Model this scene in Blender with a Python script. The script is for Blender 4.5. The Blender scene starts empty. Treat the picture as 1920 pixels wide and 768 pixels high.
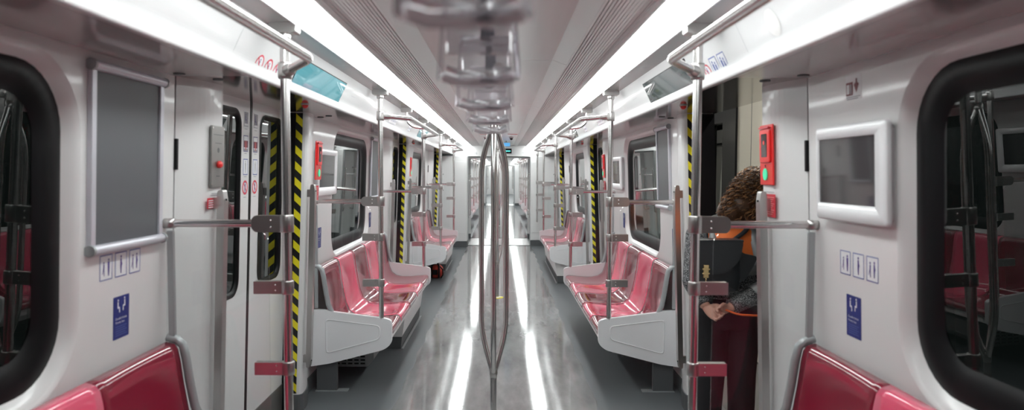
import bpy, bmesh, math, random
from mathutils import Vector, Matrix
random.seed(7)
PI = math.pi
C = bpy.context.scene.collection
LEAN = 0.035          # the side walls of the car spread slightly towards the floor
EYE = 1.63

# ------------------------------------------------------------------ materials
def node_mat(name):
    m = bpy.data.materials.new(name); m.use_nodes = True
    return m, m.node_tree.nodes, m.node_tree.links, m.node_tree.nodes['Principled BSDF']
def mat(name, col, rough=0.4, metal=0.0, spec=0.5, bump=0.0, bscale=60, vary=0.0, vscale=4, coat=0.0, stretch=None, emit=None, estr=0):
    m, N, L, b = node_mat(name)
    b.inputs['Base Color'].default_value = (*col, 1)
    b.inputs['Roughness'].default_value = rough
    b.inputs['Metallic'].default_value = metal
    b.inputs['Specular IOR Level'].default_value = spec
    b.inputs['Coat Weight'].default_value = coat
    b.inputs['Coat Roughness'].default_value = 0.06
    tc = N.new('ShaderNodeTexCoord'); mp = N.new('ShaderNodeMapping')
    L.new(tc.outputs['Object'], mp.inputs['Vector'])
    if stretch: mp.inputs['Scale'].default_value = stretch
    if vary > 0:
        n = N.new('ShaderNodeTexNoise'); n.inputs['Scale'].default_value = vscale; n.inputs['Detail'].default_value = 4
        L.new(mp.outputs['Vector'], n.inputs['Vector'])
        r = N.new('ShaderNodeMapRange'); r.inputs['To Min'].default_value = 1 - vary; r.inputs['To Max'].default_value = 1 + vary
        L.new(n.outputs['Fac'], r.inputs['Value'])
        x = N.new('ShaderNodeMix'); x.data_type = 'RGBA'; x.blend_type = 'MULTIPLY'; x.inputs['Factor'].default_value = 1
        x.inputs[6].default_value = (*col, 1)
        L.new(r.outputs['Result'], x.inputs[7]); L.new(x.outputs[2], b.inputs['Base Color'])
    if bump > 0:
        n = N.new('ShaderNodeTexNoise'); n.inputs['Scale'].default_value = bscale; n.inputs['Detail'].default_value = 3
        L.new(mp.outputs['Vector'], n.inputs['Vector'])
        k = N.new('ShaderNodeBump'); k.inputs['Strength'].default_value = bump; k.inputs['Distance'].default_value = 0.01
        L.new(n.outputs['Fac'], k.inputs['Height']); L.new(k.outputs['Normal'], b.inputs['Normal'])
    if emit:
        b.inputs['Emission Color'].default_value = (*emit, 1); b.inputs['Emission Strength'].default_value = estr
    return m
M = {}
M['panel'] = mat('white_panel', (.80, .79, .79), .28, coat=.25, vary=.02)
M['panel_matte'] = mat('white_matte', (.78, .77, .77), .45)
M['fascia'] = mat('white_gloss_fascia', (.84, .84, .85), .18, coat=.4)
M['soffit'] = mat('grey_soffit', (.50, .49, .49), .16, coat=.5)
M['mirror'] = mat('polished_header', (.52, .50, .48), .10, metal=.9, bump=.02, bscale=6)
M['steel'] = mat('brushed_steel', (.72, .70, .69), .24, metal=1, vary=.05, vscale=30, stretch=(1, 1, .1))
M['steel_flat'] = mat('satin_steel', (.55, .53, .52), .32, metal=1)
M['steel_dark'] = mat('dark_steel', (.30, .29, .28), .4, metal=.8)
M['strip'] = mat('grey_ceiling_strip', (.50, .50, .50), .25, metal=.5)
M['ceil'] = mat('satin_ceiling', (.92, .915, .91), .24, metal=.05, vary=.04, vscale=3, stretch=(8, .4, 1))
M['lip'] = mat('ceiling_lip', (.88, .875, .87), .30, metal=.05)
M['slat'] = mat('vent_slat', (.92, .915, .91), .35)
M['black'] = mat('black_rubber', (.006, .006, .007), .35, spec=.18)
M['blackgap'] = mat('black_gap', (.006, .006, .006), .8)
M['kick'] = mat('dark_grey_kick_plate', (.10, .105, .11), .5)
M['seat_d'] = mat('maroon_seat', (.27, .016, .040), .12, coat=.8, vary=.03)
M['seat_l'] = mat('pink_seat', (.88, .105, .20), .14, coat=.7, vary=.02)
M['trimgrey'] = mat('grey_edge_trim', (.40, .42, .43), .35, metal=.3)
M['heater'] = mat('grey_heater_metal', (.38, .38, .38), .4, metal=.4)
M['red'] = mat('red_plastic', (.80, .03, .03), .3, coat=.3)
M['redsign'] = mat('red_sticker', (.62, .03, .05), .4)
M['redline'] = mat('pale_red_print', (.85, .35, .35), .4)
M['white'] = mat('white_print', (.85, .85, .87), .35)
M['white_frame'] = mat('white_plastic_frame', (.86, .86, .88), .28, coat=.3)
M['alu'] = mat('silver_snap_frame', (.70, .70, .76), .32, metal=.35)
M['adgrey'] = mat('grey_backing_sheet', (.105, .11, .12), .45, bump=.05, bscale=300)
M['blue'] = mat('navy_sticker', (.015, .03, .20), .35)
M['bluelite'] = mat('blue_print', (.10, .14, .40), .4)
M['purple'] = mat('indigo_print', (.07, .04, .25), .4)
M['signred'] = mat('sign_red_ring', (.75, .05, .09), .4)
M['green'] = mat('green_button', (.05, .65, .35), .3, emit=(.1, .9, .5), estr=.35)
M['screenblk'] = mat('switched_off_screen', (.045, .04, .042), .05, coat=.6)
M['grey_print'] = mat('grey_print', (.35, .35, .38), .5)
M['maroonprint'] = mat('dark_red_print', (.22, .05, .06), .5)
M['lamp'] = mat('lamp_diffuser', (1, 1, 1), .5, emit=(.94, 1.0, .985), estr=11.5)
M['cream'] = mat('cream_paint', (.88, .84, .74), .4)
M['outfloor'] = mat('concrete_platform', (.12, .12, .12), .8, vary=.2)
M['skin'] = mat('skin', (.62, .34, .26), .45, vary=.05)
M['tweed'] = mat('tweed_cloth', (.10, .10, .11), .9)
M['trousers'] = mat('black_cloth', (.012, .011, .013), .85)
M['orange'] = mat('orange_vest_cloth', (.95, .20, .04), .6)
M['reflect'] = mat('grey_reflective_tape', (.36, .37, .38), .45, metal=.3)
M['leather'] = mat('black_leather', (.022, .024, .028), .38, bump=.15, bscale=150)
M['gold'] = mat('gold_clasp', (.80, .62, .32), .25, metal=1)
M['hair'] = mat('brown_hair', (.055, .022, .008), .42, vary=.45, vscale=25)
M['hair2'] = mat('light_brown_hair', (.26, .115, .04), .4, vary=.4, vscale=25)
M['shoe'] = mat('black_shoe', (.015, .015, .015), .5)
M['yellow'] = mat('yellow_tape', (.85, .70, .02), .4)
M['cord'] = mat('orange_cord', (.9, .15, .03), .5)
M['bagred'] = mat('red_nylon', (.55, .05, .03), .6)
M['strap'] = mat('dark_navy_strap', (.02, .03, .06), .5)
M['cyan'] = mat('cyan_display', (.0, .05, .05), .3, emit=(.15, .9, .85), estr=1.6)
M['bluescreen'] = mat('blue_display', (.05, .2, .4), .3, emit=(.12, .45, .85), estr=.8)
M['palegreen'] = mat('pale_green_panel', (.62, .72, .64), .5)
M['neon'] = mat('added_tube_glow', (1, 1, 1), .4, emit=(1, .97, .88), estr=260)

def tweed():
    m = M['tweed']; N = m.node_tree.nodes; L = m.node_tree.links; b = N['Principled BSDF']
    tc = N.new('ShaderNodeTexCoord'); v = N.new('ShaderNodeTexNoise'); v.inputs['Scale'].default_value = 190; v.inputs['Detail'].default_value = 2
    r = N.new('ShaderNodeValToRGB'); r.color_ramp.elements[0].position = .45; r.color_ramp.elements[0].color = (.015, .015, .018, 1)
    r.color_ramp.elements[1].position = .62; r.color_ramp.elements[1].color = (.34, .34, .35, 1)
    L.new(tc.outputs['Object'], v.inputs['Vector']); L.new(v.outputs['Fac'], r.inputs['Fac']); L.new(r.outputs['Color'], b.inputs['Base Color'])
tweed()
def hazard():
    m, N, L, b = node_mat('hazard_stripes')
    tc = N.new('ShaderNodeTexCoord'); s = N.new('ShaderNodeSeparateXYZ'); L.new(tc.outputs['Object'], s.inputs[0])
    a = N.new('ShaderNodeMath'); a.operation = 'MULTIPLY_ADD'; a.inputs[1].default_value = .95
    L.new(s.outputs['X'], a.inputs[0]); L.new(s.outputs['Z'], a.inputs[2])
    d = N.new('ShaderNodeMath'); d.operation = 'DIVIDE'; d.inputs[1].default_value = .109; L.new(a.outputs[0], d.inputs[0])
    f = N.new('ShaderNodeMath'); f.operation = 'FRACT'; L.new(d.outputs[0], f.inputs[0])
    g = N.new('ShaderNodeMath'); g.operation = 'GREATER_THAN'; g.inputs[1].default_value = .5; L.new(f.outputs[0], g.inputs[0])
    x = N.new('ShaderNodeMix'); x.data_type = 'RGBA'; x.inputs[6].default_value = (.012, .012, .012, 1); x.inputs[7].default_value = (.88, .76, .02, 1)
    L.new(g.outputs[0], x.inputs['Factor']); L.new(x.outputs[2], b.inputs['Base Color']); b.inputs['Roughness'].default_value = .35
    return m
M['hazard'] = hazard()
def glass(name, tint, ior=1.5, rough=0.0, gain=1.0):
    m = bpy.data.materials.new(name); m.use_nodes = True; N = m.node_tree.nodes; L = m.node_tree.links
    N.remove(N['Principled BSDF']); o = N['Material Output']
    t = N.new('ShaderNodeBsdfTransparent'); t.inputs[0].default_value = (*tint, 1)
    g = N.new('ShaderNodeBsdfGlossy'); g.inputs['Roughness'].default_value = rough; g.inputs[0].default_value = (.95, .97, .96, 1)
    ge = N.new('ShaderNodeNewGeometry'); dp = N.new('ShaderNodeVectorMath'); dp.operation = 'DOT_PRODUCT'
    L.new(ge.outputs['Incoming'], dp.inputs[0]); L.new(ge.outputs['Normal'], dp.inputs[1])
    def MA(op, a, b_=None):
        q = N.new('ShaderNodeMath'); q.operation = op; q.use_clamp = op == 'MINIMUM'
        if hasattr(a, 'links'): L.new(a, q.inputs[0])
        else: q.inputs[0].default_value = a
        if b_ is not None:
            if hasattr(b_, 'links'): L.new(b_, q.inputs[1])
            else: q.inputs[1].default_value = b_
        return q.outputs[0]
    f0 = ((ior - 1) / (ior + 1)) ** 2
    q = MA('POWER', MA('SUBTRACT', 1.0, MA('ABSOLUTE', dp.outputs['Value'])), 5.0)
    fr = MA('ADD', MA('MULTIPLY', q, 1 - f0), f0)
    k = N.new('ShaderNodeMath'); k.operation = 'MULTIPLY'; k.inputs[1].default_value = gain; k.use_clamp = True
    L.new(fr, k.inputs[0])
    x = N.new('ShaderNodeMixShader'); L.new(k.outputs[0], x.inputs[0]); L.new(t.outputs[0], x.inputs[1]); L.new(g.outputs[0], x.inputs[2])
    L.new(x.outputs[0], o.inputs[0]); return m
M['glass_dark'] = glass('tinted_window_glass', (.13, .17, .155), 1.52, 0.0, 1.45)
M['glass_clear'] = glass('clear_screen_glass', (.97, .98, .98), 1.35)
M['glass_plast'] = mat('clear_handle_plastic', (.98, .965, 1), .05)
_b = M['glass_plast'].node_tree.nodes['Principled BSDF']; _b.inputs['Transmission Weight'].default_value = .80; _b.inputs['IOR'].default_value = 1.46

def floor_mats():
    m, N, L, b = node_mat('grey_rubber_floor')
    tc = N.new('ShaderNodeTexCoord'); n = N.new('ShaderNodeTexNoise'); n.inputs['Scale'].default_value = 500; n.inputs['Detail'].default_value = 2
    r = N.new('ShaderNodeValToRGB'); r.color_ramp.elements[0].color = (.075, .082, .088, 1); r.color_ramp.elements[1].color = (.135, .145, .155, 1)
    L.new(tc.outputs['Object'], n.inputs['Vector']); L.new(n.outputs['Fac'], r.inputs['Fac']); L.new(r.outputs['Color'], b.inputs['Base Color'])
    b.inputs['Roughness'].default_value = .42
    M['floor'] = m
    m, N, L, b = node_mat('clear_protective_film')
    tc = N.new('ShaderNodeTexCoord')
    mp = N.new('ShaderNodeMapping'); mp.inputs['Scale'].default_value = (1.2, 4.5, 1); L.new(tc.outputs['Object'], mp.inputs['Vector'])
    n = N.new('ShaderNodeTexNoise'); n.inputs['Scale'].default_value = 12; n.inputs['Detail'].default_value = 3; n.inputs['Roughness'].default_value = .6
    L.new(mp.outputs['Vector'], n.inputs['Vector'])
    mp2 = N.new('ShaderNodeMapping'); mp2.inputs['Scale'].default_value = (1.6, .5, 1); L.new(tc.outputs['Object'], mp2.inputs['Vector'])
    n2 = N.new('ShaderNodeTexNoise'); n2.inputs['Scale'].default_value = 3; n2.inputs['Detail'].default_value = 7; n2.inputs['Roughness'].default_value = .6
    L.new(mp2.outputs['Vector'], n2.inputs['Vector'])
    r = N.new('ShaderNodeValToRGB'); r.color_ramp.elements[0].position = .3; r.color_ramp.elements[0].color = (.17, .172, .175, 1)
    r.color_ramp.elements[1].position = .7; r.color_ramp.elements[1].color = (.36, .36, .36, 1)
    L.new(n2.outputs['Fac'], r.inputs['Fac']); L.new(r.outputs['Color'], b.inputs['Base Color'])
    k = N.new('ShaderNodeBump'); k.inputs['Strength'].default_value = .035; k.inputs['Distance'].default_value = .014
    L.new(n.outputs['Fac'], k.inputs['Height']); L.new(k.outputs['Normal'], b.inputs['Normal'])
    b.inputs['Roughness'].default_value = .07; b.inputs['Specular IOR Level'].default_value = .5
    b.inputs['Coat Weight'].default_value = .45; b.inputs['Coat Roughness'].default_value = .04
    k2 = N.new('ShaderNodeBump'); k2.inputs['Strength'].default_value = .026; k2.inputs['Distance'].default_value = .014
    L.new(n.outputs['Fac'], k2.inputs['Height']); L.new(k2.outputs['Normal'], b.inputs['Coat Normal'])
    M['film'] = m
floor_mats()
def fascia_screen(name, tint, k):
    # a lit display with a pale tint; reflections come from its gloss
    m, N, L, b = node_mat(name)
    tc = N.new('ShaderNodeTexCoord'); n = N.new('ShaderNodeTexNoise'); n.inputs['Scale'].default_value = 4; n.inputs['Detail'].default_value = 1
    L.new(tc.outputs['Object'], n.inputs['Vector'])
    r = N.new('ShaderNodeValToRGB'); r.color_ramp.elements[0].color = (*[c * .75 for c in tint], 1); r.color_ramp.elements[1].color = (*tint, 1)
    L.new(n.outputs['Fac'], r.inputs['Fac']); L.new(r.outputs['Color'], b.inputs['Emission Color']); b.inputs['Emission Strength'].default_value = k
    b.inputs['Base Color'].default_value = (.03, .035, .04, 1); b.inputs['Roughness'].default_value = .05; b.inputs['Coat Weight'].default_value = 1
    return m
M['scr_cyan'] = fascia_screen('lit_cyan_display', (.14, .52, .60), 1.0)
M['scr_grey'] = fascia_screen('lit_grey_display', (.20, .26, .25), .45)

# ------------------------------------------------------------------ mesh helpers
class MB:
    def __init__(s): s.V = []; s.F = []; s.I = []; s.S = []
    def add(s, vs, fs, m=0, smooth=False):
        b = len(s.V); s.V += [tuple(v) for v in vs]
        for f in fs: s.F.append([b + i for i in f]); s.I.append(m); s.S.append(smooth)
        return s
    def box(s, x0, x1, y0, y1, z0, z1, m=0):
        x0, x1 = sorted((x0, x1)); y0, y1 = sorted((y0, y1)); z0, z1 = sorted((z0, z1))
        v = [(x, y, z) for z in (z0, z1) for y in (y0, y1) for x in (x0, x1)]
        return s.add(v, [(0, 2, 3, 1), (4, 5, 7, 6), (0, 1, 5, 4), (2, 6, 7, 3), (0, 4, 6, 2), (1, 3, 7, 5)], m)
    def prism(s, prof, a0, a1, axis='y', m=0, smooth=False, caps=True):
        n = len(prof)
        def P(p, a):
            if axis == 'y': return (p[0], a, p[1])
            if axis == 'x': return (a, p[0], p[1])
            return (p[0], p[1], a)
        v = [P(p, a0) for p in prof] + [P(p, a1) for p in prof]
        f = [(i, (i + 1) % n, n + (i + 1) % n, n + i) for i in range(n)]
        s.add(v, f, m, smooth)
        if caps: s.add(v, [tuple(range(n))[::-1], tuple(range(n, 2 * n))], m)
        return s
    def tube(s, path, r, n=12, m=0, cap=True, squash=None):
        P = [Vector(p) for p in path]; rs = r if isinstance(r, (list, tuple)) else [r] * len(P)
        t = (P[1] - P[0]).normalized(); u = t.orthogonal().normalized(); rings = []
        for i, p in enumerate(P):
            a = (P[i] - P[i - 1]).normalized() if i else (P[1] - P[0]).normalized()
            b = (P[i + 1] - P[i]).normalized() if i < len(P) - 1 else a
            tt = (a + b).normalized() if (a + b).length > 1e-6 else a
            u = (u - tt * u.dot(tt)).normalized(); w = tt.cross(u)
            k = 1 / max(.5, math.cos(a.angle(b) / 2)) if a.length and b.length else 1
            rings.append([p + (u * math.cos(2 * PI * j / n) + w * math.sin(2 * PI * j / n)) * rs[i] for j in range(n)])
        v = [q for g in rings for q in g]
        f = [(i * n + j, i * n + (j + 1) % n, (i + 1) * n + (j + 1) % n, (i + 1) * n + j) for i in range(len(P) - 1) for j in range(n)]
        s.add(v, f, m, True)
        if cap: s.add(v, [tuple(range(n))[::-1], tuple(range(len(v) - n, len(v)))], m)
        return s
    def lathe(s, c, prof, n=20, m=0, axis='z', smooth=True):
        v = []
        for r, h in prof:
            for j in range(n):
                a = 2 * PI * j / n; x, y = r * math.cos(a), r * math.sin(a)
                v.append((c[0] + x, c[1] + y, c[2] + h) if axis == 'z' else ((c[0] + h, c[1] + x, c[2] + y) if axis == 'x' else (c[0] + x, c[1] + h, c[2] + y)))
        k = len(prof)
        f = [(i * n + j, i * n + (j + 1) % n, (i + 1) * n + (j + 1) % n, (i + 1) * n + j) for i in range(k - 1) for j in range(n)]
        f += [tuple(range(n))[::-1], tuple(range((k - 1) * n, k * n))]
        return s.add(v, f, m, smooth)
    def loft(s, rings, m=0, mats=None, smooth=True, cap=True):
        n = len(rings[0]); b = len(s.V)
        v = [q for g in rings for q in g]
        for i in range(len(rings) - 1):
            mm = mats[i] if mats else m
            s.add([], [], mm)
            if i == 0: s.V += [tuple(q) for q in v]
            for j in range(n):
                s.F.append([b + i * n + j, b + i * n + (j + 1) % n, b + (i + 1) * n + (j + 1) % n, b + (i + 1) * n + j]); s.I.append(mm); s.S.append(smooth)
        if cap:
            s.F.append([b + j for j in range(n)][::-1]); s.I.append(mats[0] if mats else m); s.S.append(False)
            s.F.append([b + (len(rings) - 1) * n + j for j in range(n)]); s.I.append(mats[-1] if mats else m); s.S.append(False)
        return s
    def build(s, name, mats, parent=None, origin=None, lean=False, bevel=0, bseg=2, keep=False):
        if lean:
            s.V = [(x + (math.copysign(1, x) * (EYE - z) * LEAN), y, z) for x, y, z in s.V]
        if parent is not None: O = Vector(WO[parent.name])
        elif origin is not None: O = Vector(origin)
        else:
            xs, ys, zs = zip(*s.V); O = Vector(((min(xs) + max(xs)) / 2, (min(ys) + max(ys)) / 2, min(zs)))
        me = bpy.data.meshes.new(name)
        me.from_pydata([Vector(v) - O for v in s.V], [], s.F)
        if not isinstance(mats, (list, tuple)): mats = [mats]
        for m in mats: me.materials.append(M[m])
        for p, i, sm in zip(me.polygons, s.I, s.S): p.material_index = i; p.use_smooth = sm
        if not keep:
            bm = bmesh.new(); bm.from_mesh(me); bmesh.ops.recalc_face_normals(bm, faces=bm.faces); bm.to_mesh(me); bm.free()
        me.update()
        o = bpy.data.objects.new(name, me); C.objects.link(o)
        if parent is not None: o.parent = parent
        else: o.location = O
        WO[o.name] = tuple(O)
        if bevel:
            b = o.modifiers.new('Bevel', 'BEVEL'); b.width = bevel; b.segments = bseg; b.limit_method = 'ANGLE'; b.angle_limit = math.radians(35)
            b.harden_normals = False
        return o
WO = {}
def tag(o, label=None, cat=None, group=None, kind=None):
    if label: o['label'] = label
    if cat: o['category'] = cat
    if group: o['group'] = group
    if kind: o['kind'] = kind
    return o
def empty(name, loc, label=None, cat=None, group=None, kind=None):
    o = bpy.data.objects.new(name, None); C.objects.link(o); o.location = loc; o.empty_display_size = .05
    WO[o.name] = tuple(loc); return tag(o, label, cat, group, kind)
def struct(mb, name, mats, **k):
    return tag(mb.build(name, mats, **k), kind='structure')
def children(o): return [c for c in bpy.data.objects if c.parent == o]
def copy_thing(o, dy, label=None, mirror=None):
    c = o.copy(); C.objects.link(c); c.location = (o.location.x, o.location.y + dy, o.location.z)
    if label: c['label'] = label
    for p in children(o):
        q = p.copy(); C.objects.link(q); q.parent = c
        for g in children(p):
            h = g.copy(); C.objects.link(h); h.parent = q
    return c
def rrect(y0, y1, z0, z1, r, n=8):
    P = []
    for cy, cz, a0 in ((y1 - r, z1 - r, 0), (y0 + r, z1 - r, 90), (y0 + r, z0 + r, 180), (y1 - r, z0 + r, 270)):
        for i in range(n + 1):
            a = math.radians(a0 + 90 * i / n); P.append((cy + r * math.cos(a), cz + r * math.sin(a)))
    return P     # starts at the right edge, upper corner, counter-clockwise
def rpoly(pts, r, n=5):
    out = []
    k = len(pts); rr = r if isinstance(r, (list, tuple)) else [r] * k
    for i in range(k):
        p = Vector(pts[i]); a = Vector(pts[i - 1]) - p; b = Vector(pts[(i + 1) % k]) - p; q = rr[i]
        if q <= 0: out.append(tuple(p)); continue
        q = min(q, a.length * .49, b.length * .49); A = p + a.normalized() * q; B = p + b.normalized() * q
        for j in range(n + 1):
            t = j / n; out.append(tuple(A * (1 - t) ** 2 + p * 2 * t * (1 - t) + B * t * t))
    return out
def smooth_path(pts, r=.05, n=6):
    out = [Vector(pts[0])]
    for i in range(1, len(pts) - 1):
        p = Vector(pts[i]); a = Vector(pts[i - 1]) - p; b = Vector(pts[i + 1]) - p
        q = min(r, a.length * .45, b.length * .45); A = p + a.normalized() * q; B = p + b.normalized() * q
        for j in range(n + 1):
            t = j / n; out.append(A * (1 - t) ** 2 + p * 2 * t * (1 - t) + B * t * t)
    out.append(Vector(pts[-1])); return out

SIDE = {-1: 'left', 1: 'right'}
ORD = ['first', 'second', 'third', 'fourth', 'fifth', 'sixth', 'seventh', 'eighth', 'ninth', 'tenth', 'eleventh', 'twelfth']
CARS = [(-4.0, 15.3), (16.9, 34.0), (35.6, 52.0)]
ZW = 2.03          # top of the side walls
XW, XP, XD = 1.335, 1.262, 1.392      # wall panel, pillar face, door leaf (half widths)

# ------------------------------------------------------------------ shell
b = MB().box(-1.6, 1.6, -4.2, 52.2, -.06, 0)
struct(b, 'floor', 'floor')
b = MB()
for i in range(2):
    y0, y1 = ((-3.9, 15.2), (17.0, 33.9))[i]
    nx, ny = 14, 90 if i == 0 else 40
    vs = []
    for j in range(ny + 1):
        for k in range(nx + 1):
            x = -.70 + 1.42 * k / nx
            if k in (0, nx): x += .012 * math.sin(j * 1.7) + random.uniform(-.006, .006)
            vs.append((x, y0 + (y1 - y0) * j / ny, .0035))
    b.add(vs, [(j * (nx + 1) + k, j * (nx + 1) + k + 1, (j + 1) * (nx + 1) + k + 1, (j + 1) * (nx + 1) + k) for j in range(ny) for k in range(nx)], 0, True)
    f = MB(); f.V, f.F, f.I, f.S = b.V, b.F, b.I, b.S
    o = f.build('protective_film', 'film', keep=True); b = MB()
    tag(o, 'glossy clear protective sheet taped down the middle of the grey aisle floor' if i == 0 else 'glossy protective sheet on the floor of the next car beyond the gangway', 'floor covering')

for ci, (y0, y1) in enumerate(CARS):
    # centre ceiling
    c = MB(); seams = [y0] + [y for y in [v * 2.49 - 1.2 for v in range(-1, 30)] if y0 + .3 < y < y1 - .3] + [y1]
    for a, d in zip(seams[:-1], seams[1:]):
        c.box(-.318, .318, a + .002, d - .002, 2.248, 2.262)
        for s in (-1, 1):
            c.prism([(s * .318, 2.25), (s * .398, 2.222), (s * .405, 2.235), (s * .405, 2.262), (s * .318, 2.262)], a + .002, d - .002, m=1)
    c.box(-1.5, 1.5, y0, y1, 2.30, 2.32, 3)
    for s in (-1, 1):
        c.box(s * .787, s * .912, y0, y1, 2.232, 2.245, 2)
        c.box(s * .318, s * .60, y0, y1, 2.292, 2.30, 3)
        c.box(s * .582, s * .60, y0, y1, 2.226, 2.30, 1)
    struct(c, 'ceiling', ['ceil', 'lip', 'strip', 'blackgap'])
    for s in (-1, 1):
        n = SIDE[s]
        where = ['', ' in the next car', ' in the farthest car'][ci]
        # continuous lamp: diffuser sections in a housing
        t = empty('ceiling_light', (s * .69, y0, 2.2), 'long white light strip on the %s of the ceiling%s' % (n, where), 'light')
        ly0 = y0 if ci else 1.1
        h = MB(); h.box(s * .600, s * .607, ly0, y1 - .02, 2.22, 2.28); h.box(s * .780, s * .787, ly0, y1 - .02, 2.22, 2.28); h.build('housing', 'lip', t)
        d = MB(); prof = []
        for k in range(9):
            u = k / 8; prof.append((s * (.607 + .173 * u), 2.234 - .042 * math.sin(PI * u) ** .7))
        prof += [(s * .78, 2.25), (s * .607, 2.25)]
        yy = ly0
        while yy < y1 - .1:
            e = min(yy + 2.49, y1 - .02); d.prism(prof, yy + .004, e - .004); yy = e
        d.build('diffuser', 'lamp', t)
        # ventilation grille with long slats
        t = empty('ceiling_vent', (s * .5, y0, 2.2), 'long slatted ventilation grille inside the %s ceiling light%s' % (n, where), 'vent')
        g = MB()
        ns = 12
        for k in range(ns):
            x = .412 + (.578 - .412) * k / (ns - 1); z = 2.234 + .0 * k
            w = .0062 if k < 5 else .0068
            g.prism([(s * (x - w), z), (s * (x + w - .002), z), (s * (x + w), z + .02), (s * (x - w + .003), z + .02)], y0, y1 - .01)
        yy = y0 + .3
        while yy < y1 - .2: g.box(s * .405, s * .582, yy, yy + .02, 2.245, 2.262); yy += .42
        g.build('grille', 'slat', t)
        # fascia and soffit
        f = MB(); prof = rpoly([(s * .990, ZW - .002), (s * .985, ZW + .05), (s * .915, 2.225), (s * .905, 2.245), (s * 1.45, 2.245), (s * 1.45, ZW + .03), (s * 1.03, ZW + .012), (s * 1.02, ZW - .002)], [.012, .05, .01, 0, 0, 0, .01, .01])
        f.prism(prof, y0, y1, smooth=False)
        struct(f, 'trim_%d' % (1 if s < 0 else 2), 'fascia', origin=(s, y0, ZW))
# fascia panel seams (thin dark gaps) -----------------------------------
def door_ys(ci):
    return [3.90, 8.88, 13.86] if ci == 0 else ([18.34 + 4.98 * k for k in range(3)] if ci == 1 else [37.0 + 4.98 * k for k in range(3)])
HD = .68     # half door opening
wallsegs = {}
for s in (-1, 1):
    n = SIDE[s]
    for ci, (y0, y1) in enumerate(CARS):
        ds = door_ys(ci) + ([-1.08] if ci == 0 else [])
        ds.sort()
        edges = [y0]
        for d in ds: edges += [d - 1.03, d + 1.05]
        edges.append(y1)
        w = MB(); wins = []
        for a, e in zip(edges[::2], edges[1::2]):
            mid = (a + e) / 2
            if ci == 0 and e - a > 2 and e < 13:
                wins.append((a, e))
                ho = rrect(mid - .815, mid + .815, .915, 2.0, .25)
                N = len(ho); q = N // 4
                zc = (ho[0][1] + ho[-1][1]) / 2
                # upper half C and lower half C around the hole
                up = ho[:2 * q]; lo = ho[2 * q:]
                zm = 1.45
                U = [(e, zm), (e, ZW), (a, ZW), (a, zm), (mid - .815, zm)] + up[::-1] + [(mid + .815, zm)]
                Lo = [(a, zm), (a, 0), (e, 0), (e, zm), (mid + .815, zm)] + lo[::-1] + [(mid - .815, zm)]
                for poly in (U, Lo):
                    w.add([(s * XW, p[0], p[1]) for p in poly], [tuple(range(len(poly)))])
                # recess: rounded white bevel running back to the gasket
                rings = []
                for k in range(6):
                    u = k / 5
                    dd = .05 * u; r2 = rrect(mid - .815 + dd, mid + .815 - dd, .915 + dd, 2.0 - dd * .9, .25 - dd)
                    rings.append([(s * (XW + .045 * (1 - math.cos(u * PI / 2)) ** .8), p[0], p[1]) for p in r2])
                w.loft(rings, 0, cap=False)
                # outer skin behind (dark cavity sides)
            else:
                w.add([(s * XW, p[0], p[1]) for p in ((a, 0), (e, 0), (e, ZW), (a, ZW))], [(0, 1, 2, 3)])
            w.box(s * (XW + .002), s * (XW + .10), a, e, ZW - .01, ZW + .02)
        struct(w, 'wall_%s' % n, 'panel', lean=True, origin=(s * XW, y0, 0), keep=True)
        # soffit over wall panels and polished header over doors
        f = MB()
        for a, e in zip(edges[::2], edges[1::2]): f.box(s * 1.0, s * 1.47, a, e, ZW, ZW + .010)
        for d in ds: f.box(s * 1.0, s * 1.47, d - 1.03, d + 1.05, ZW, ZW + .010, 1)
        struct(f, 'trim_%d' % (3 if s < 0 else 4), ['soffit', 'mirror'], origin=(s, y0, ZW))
        # baseboard
        f = MB()
        for a, e in zip(edges[::2], edges[1::2]): f.box(s * (XW - .012), s * (XW + .02), a, e, 0, .11)
        struct(f, 'baseboard_%s' % n, 'kick', lean=True, origin=(s * XW, y0, 0))
        for wi, (a, e) in enumerate(wins):
            mid = (a + e) / 2
            t = empty('window_%d' % (wi + 1 + (3 if s > 0 else 0)), (s * XW, mid, .9), kind='structure')
            g = MB(); A = rrect(mid - .767, mid + .767, .963, 1.958, .2); B = rrect(mid - .665, mid + .665, 1.065, 1.86, .12); 
            rr = []
            for (R, x) in ((rrect(mid - .775, mid + .775, .955, 1.966, .205), XW + .040), (A, XW + .036), (rrect(mid - .70, mid + .70, 1.03, 1.895, .15), XW + .040), (B, XW + .062)):
                rr.append([(s * x, p[0], p[1]) for p in R])
            g.loft(rr, 0, cap=False); g.build('gasket', 'black', t, lean=True)
            g = MB().add([(s * (XW + .060), p[0], p[1]) for p in rrect(mid - .67, mid + .67, 1.06, 1.865, .125)], [tuple(range(36))])
            g.build('pane', 'glass_dark', t, lean=True)

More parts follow.
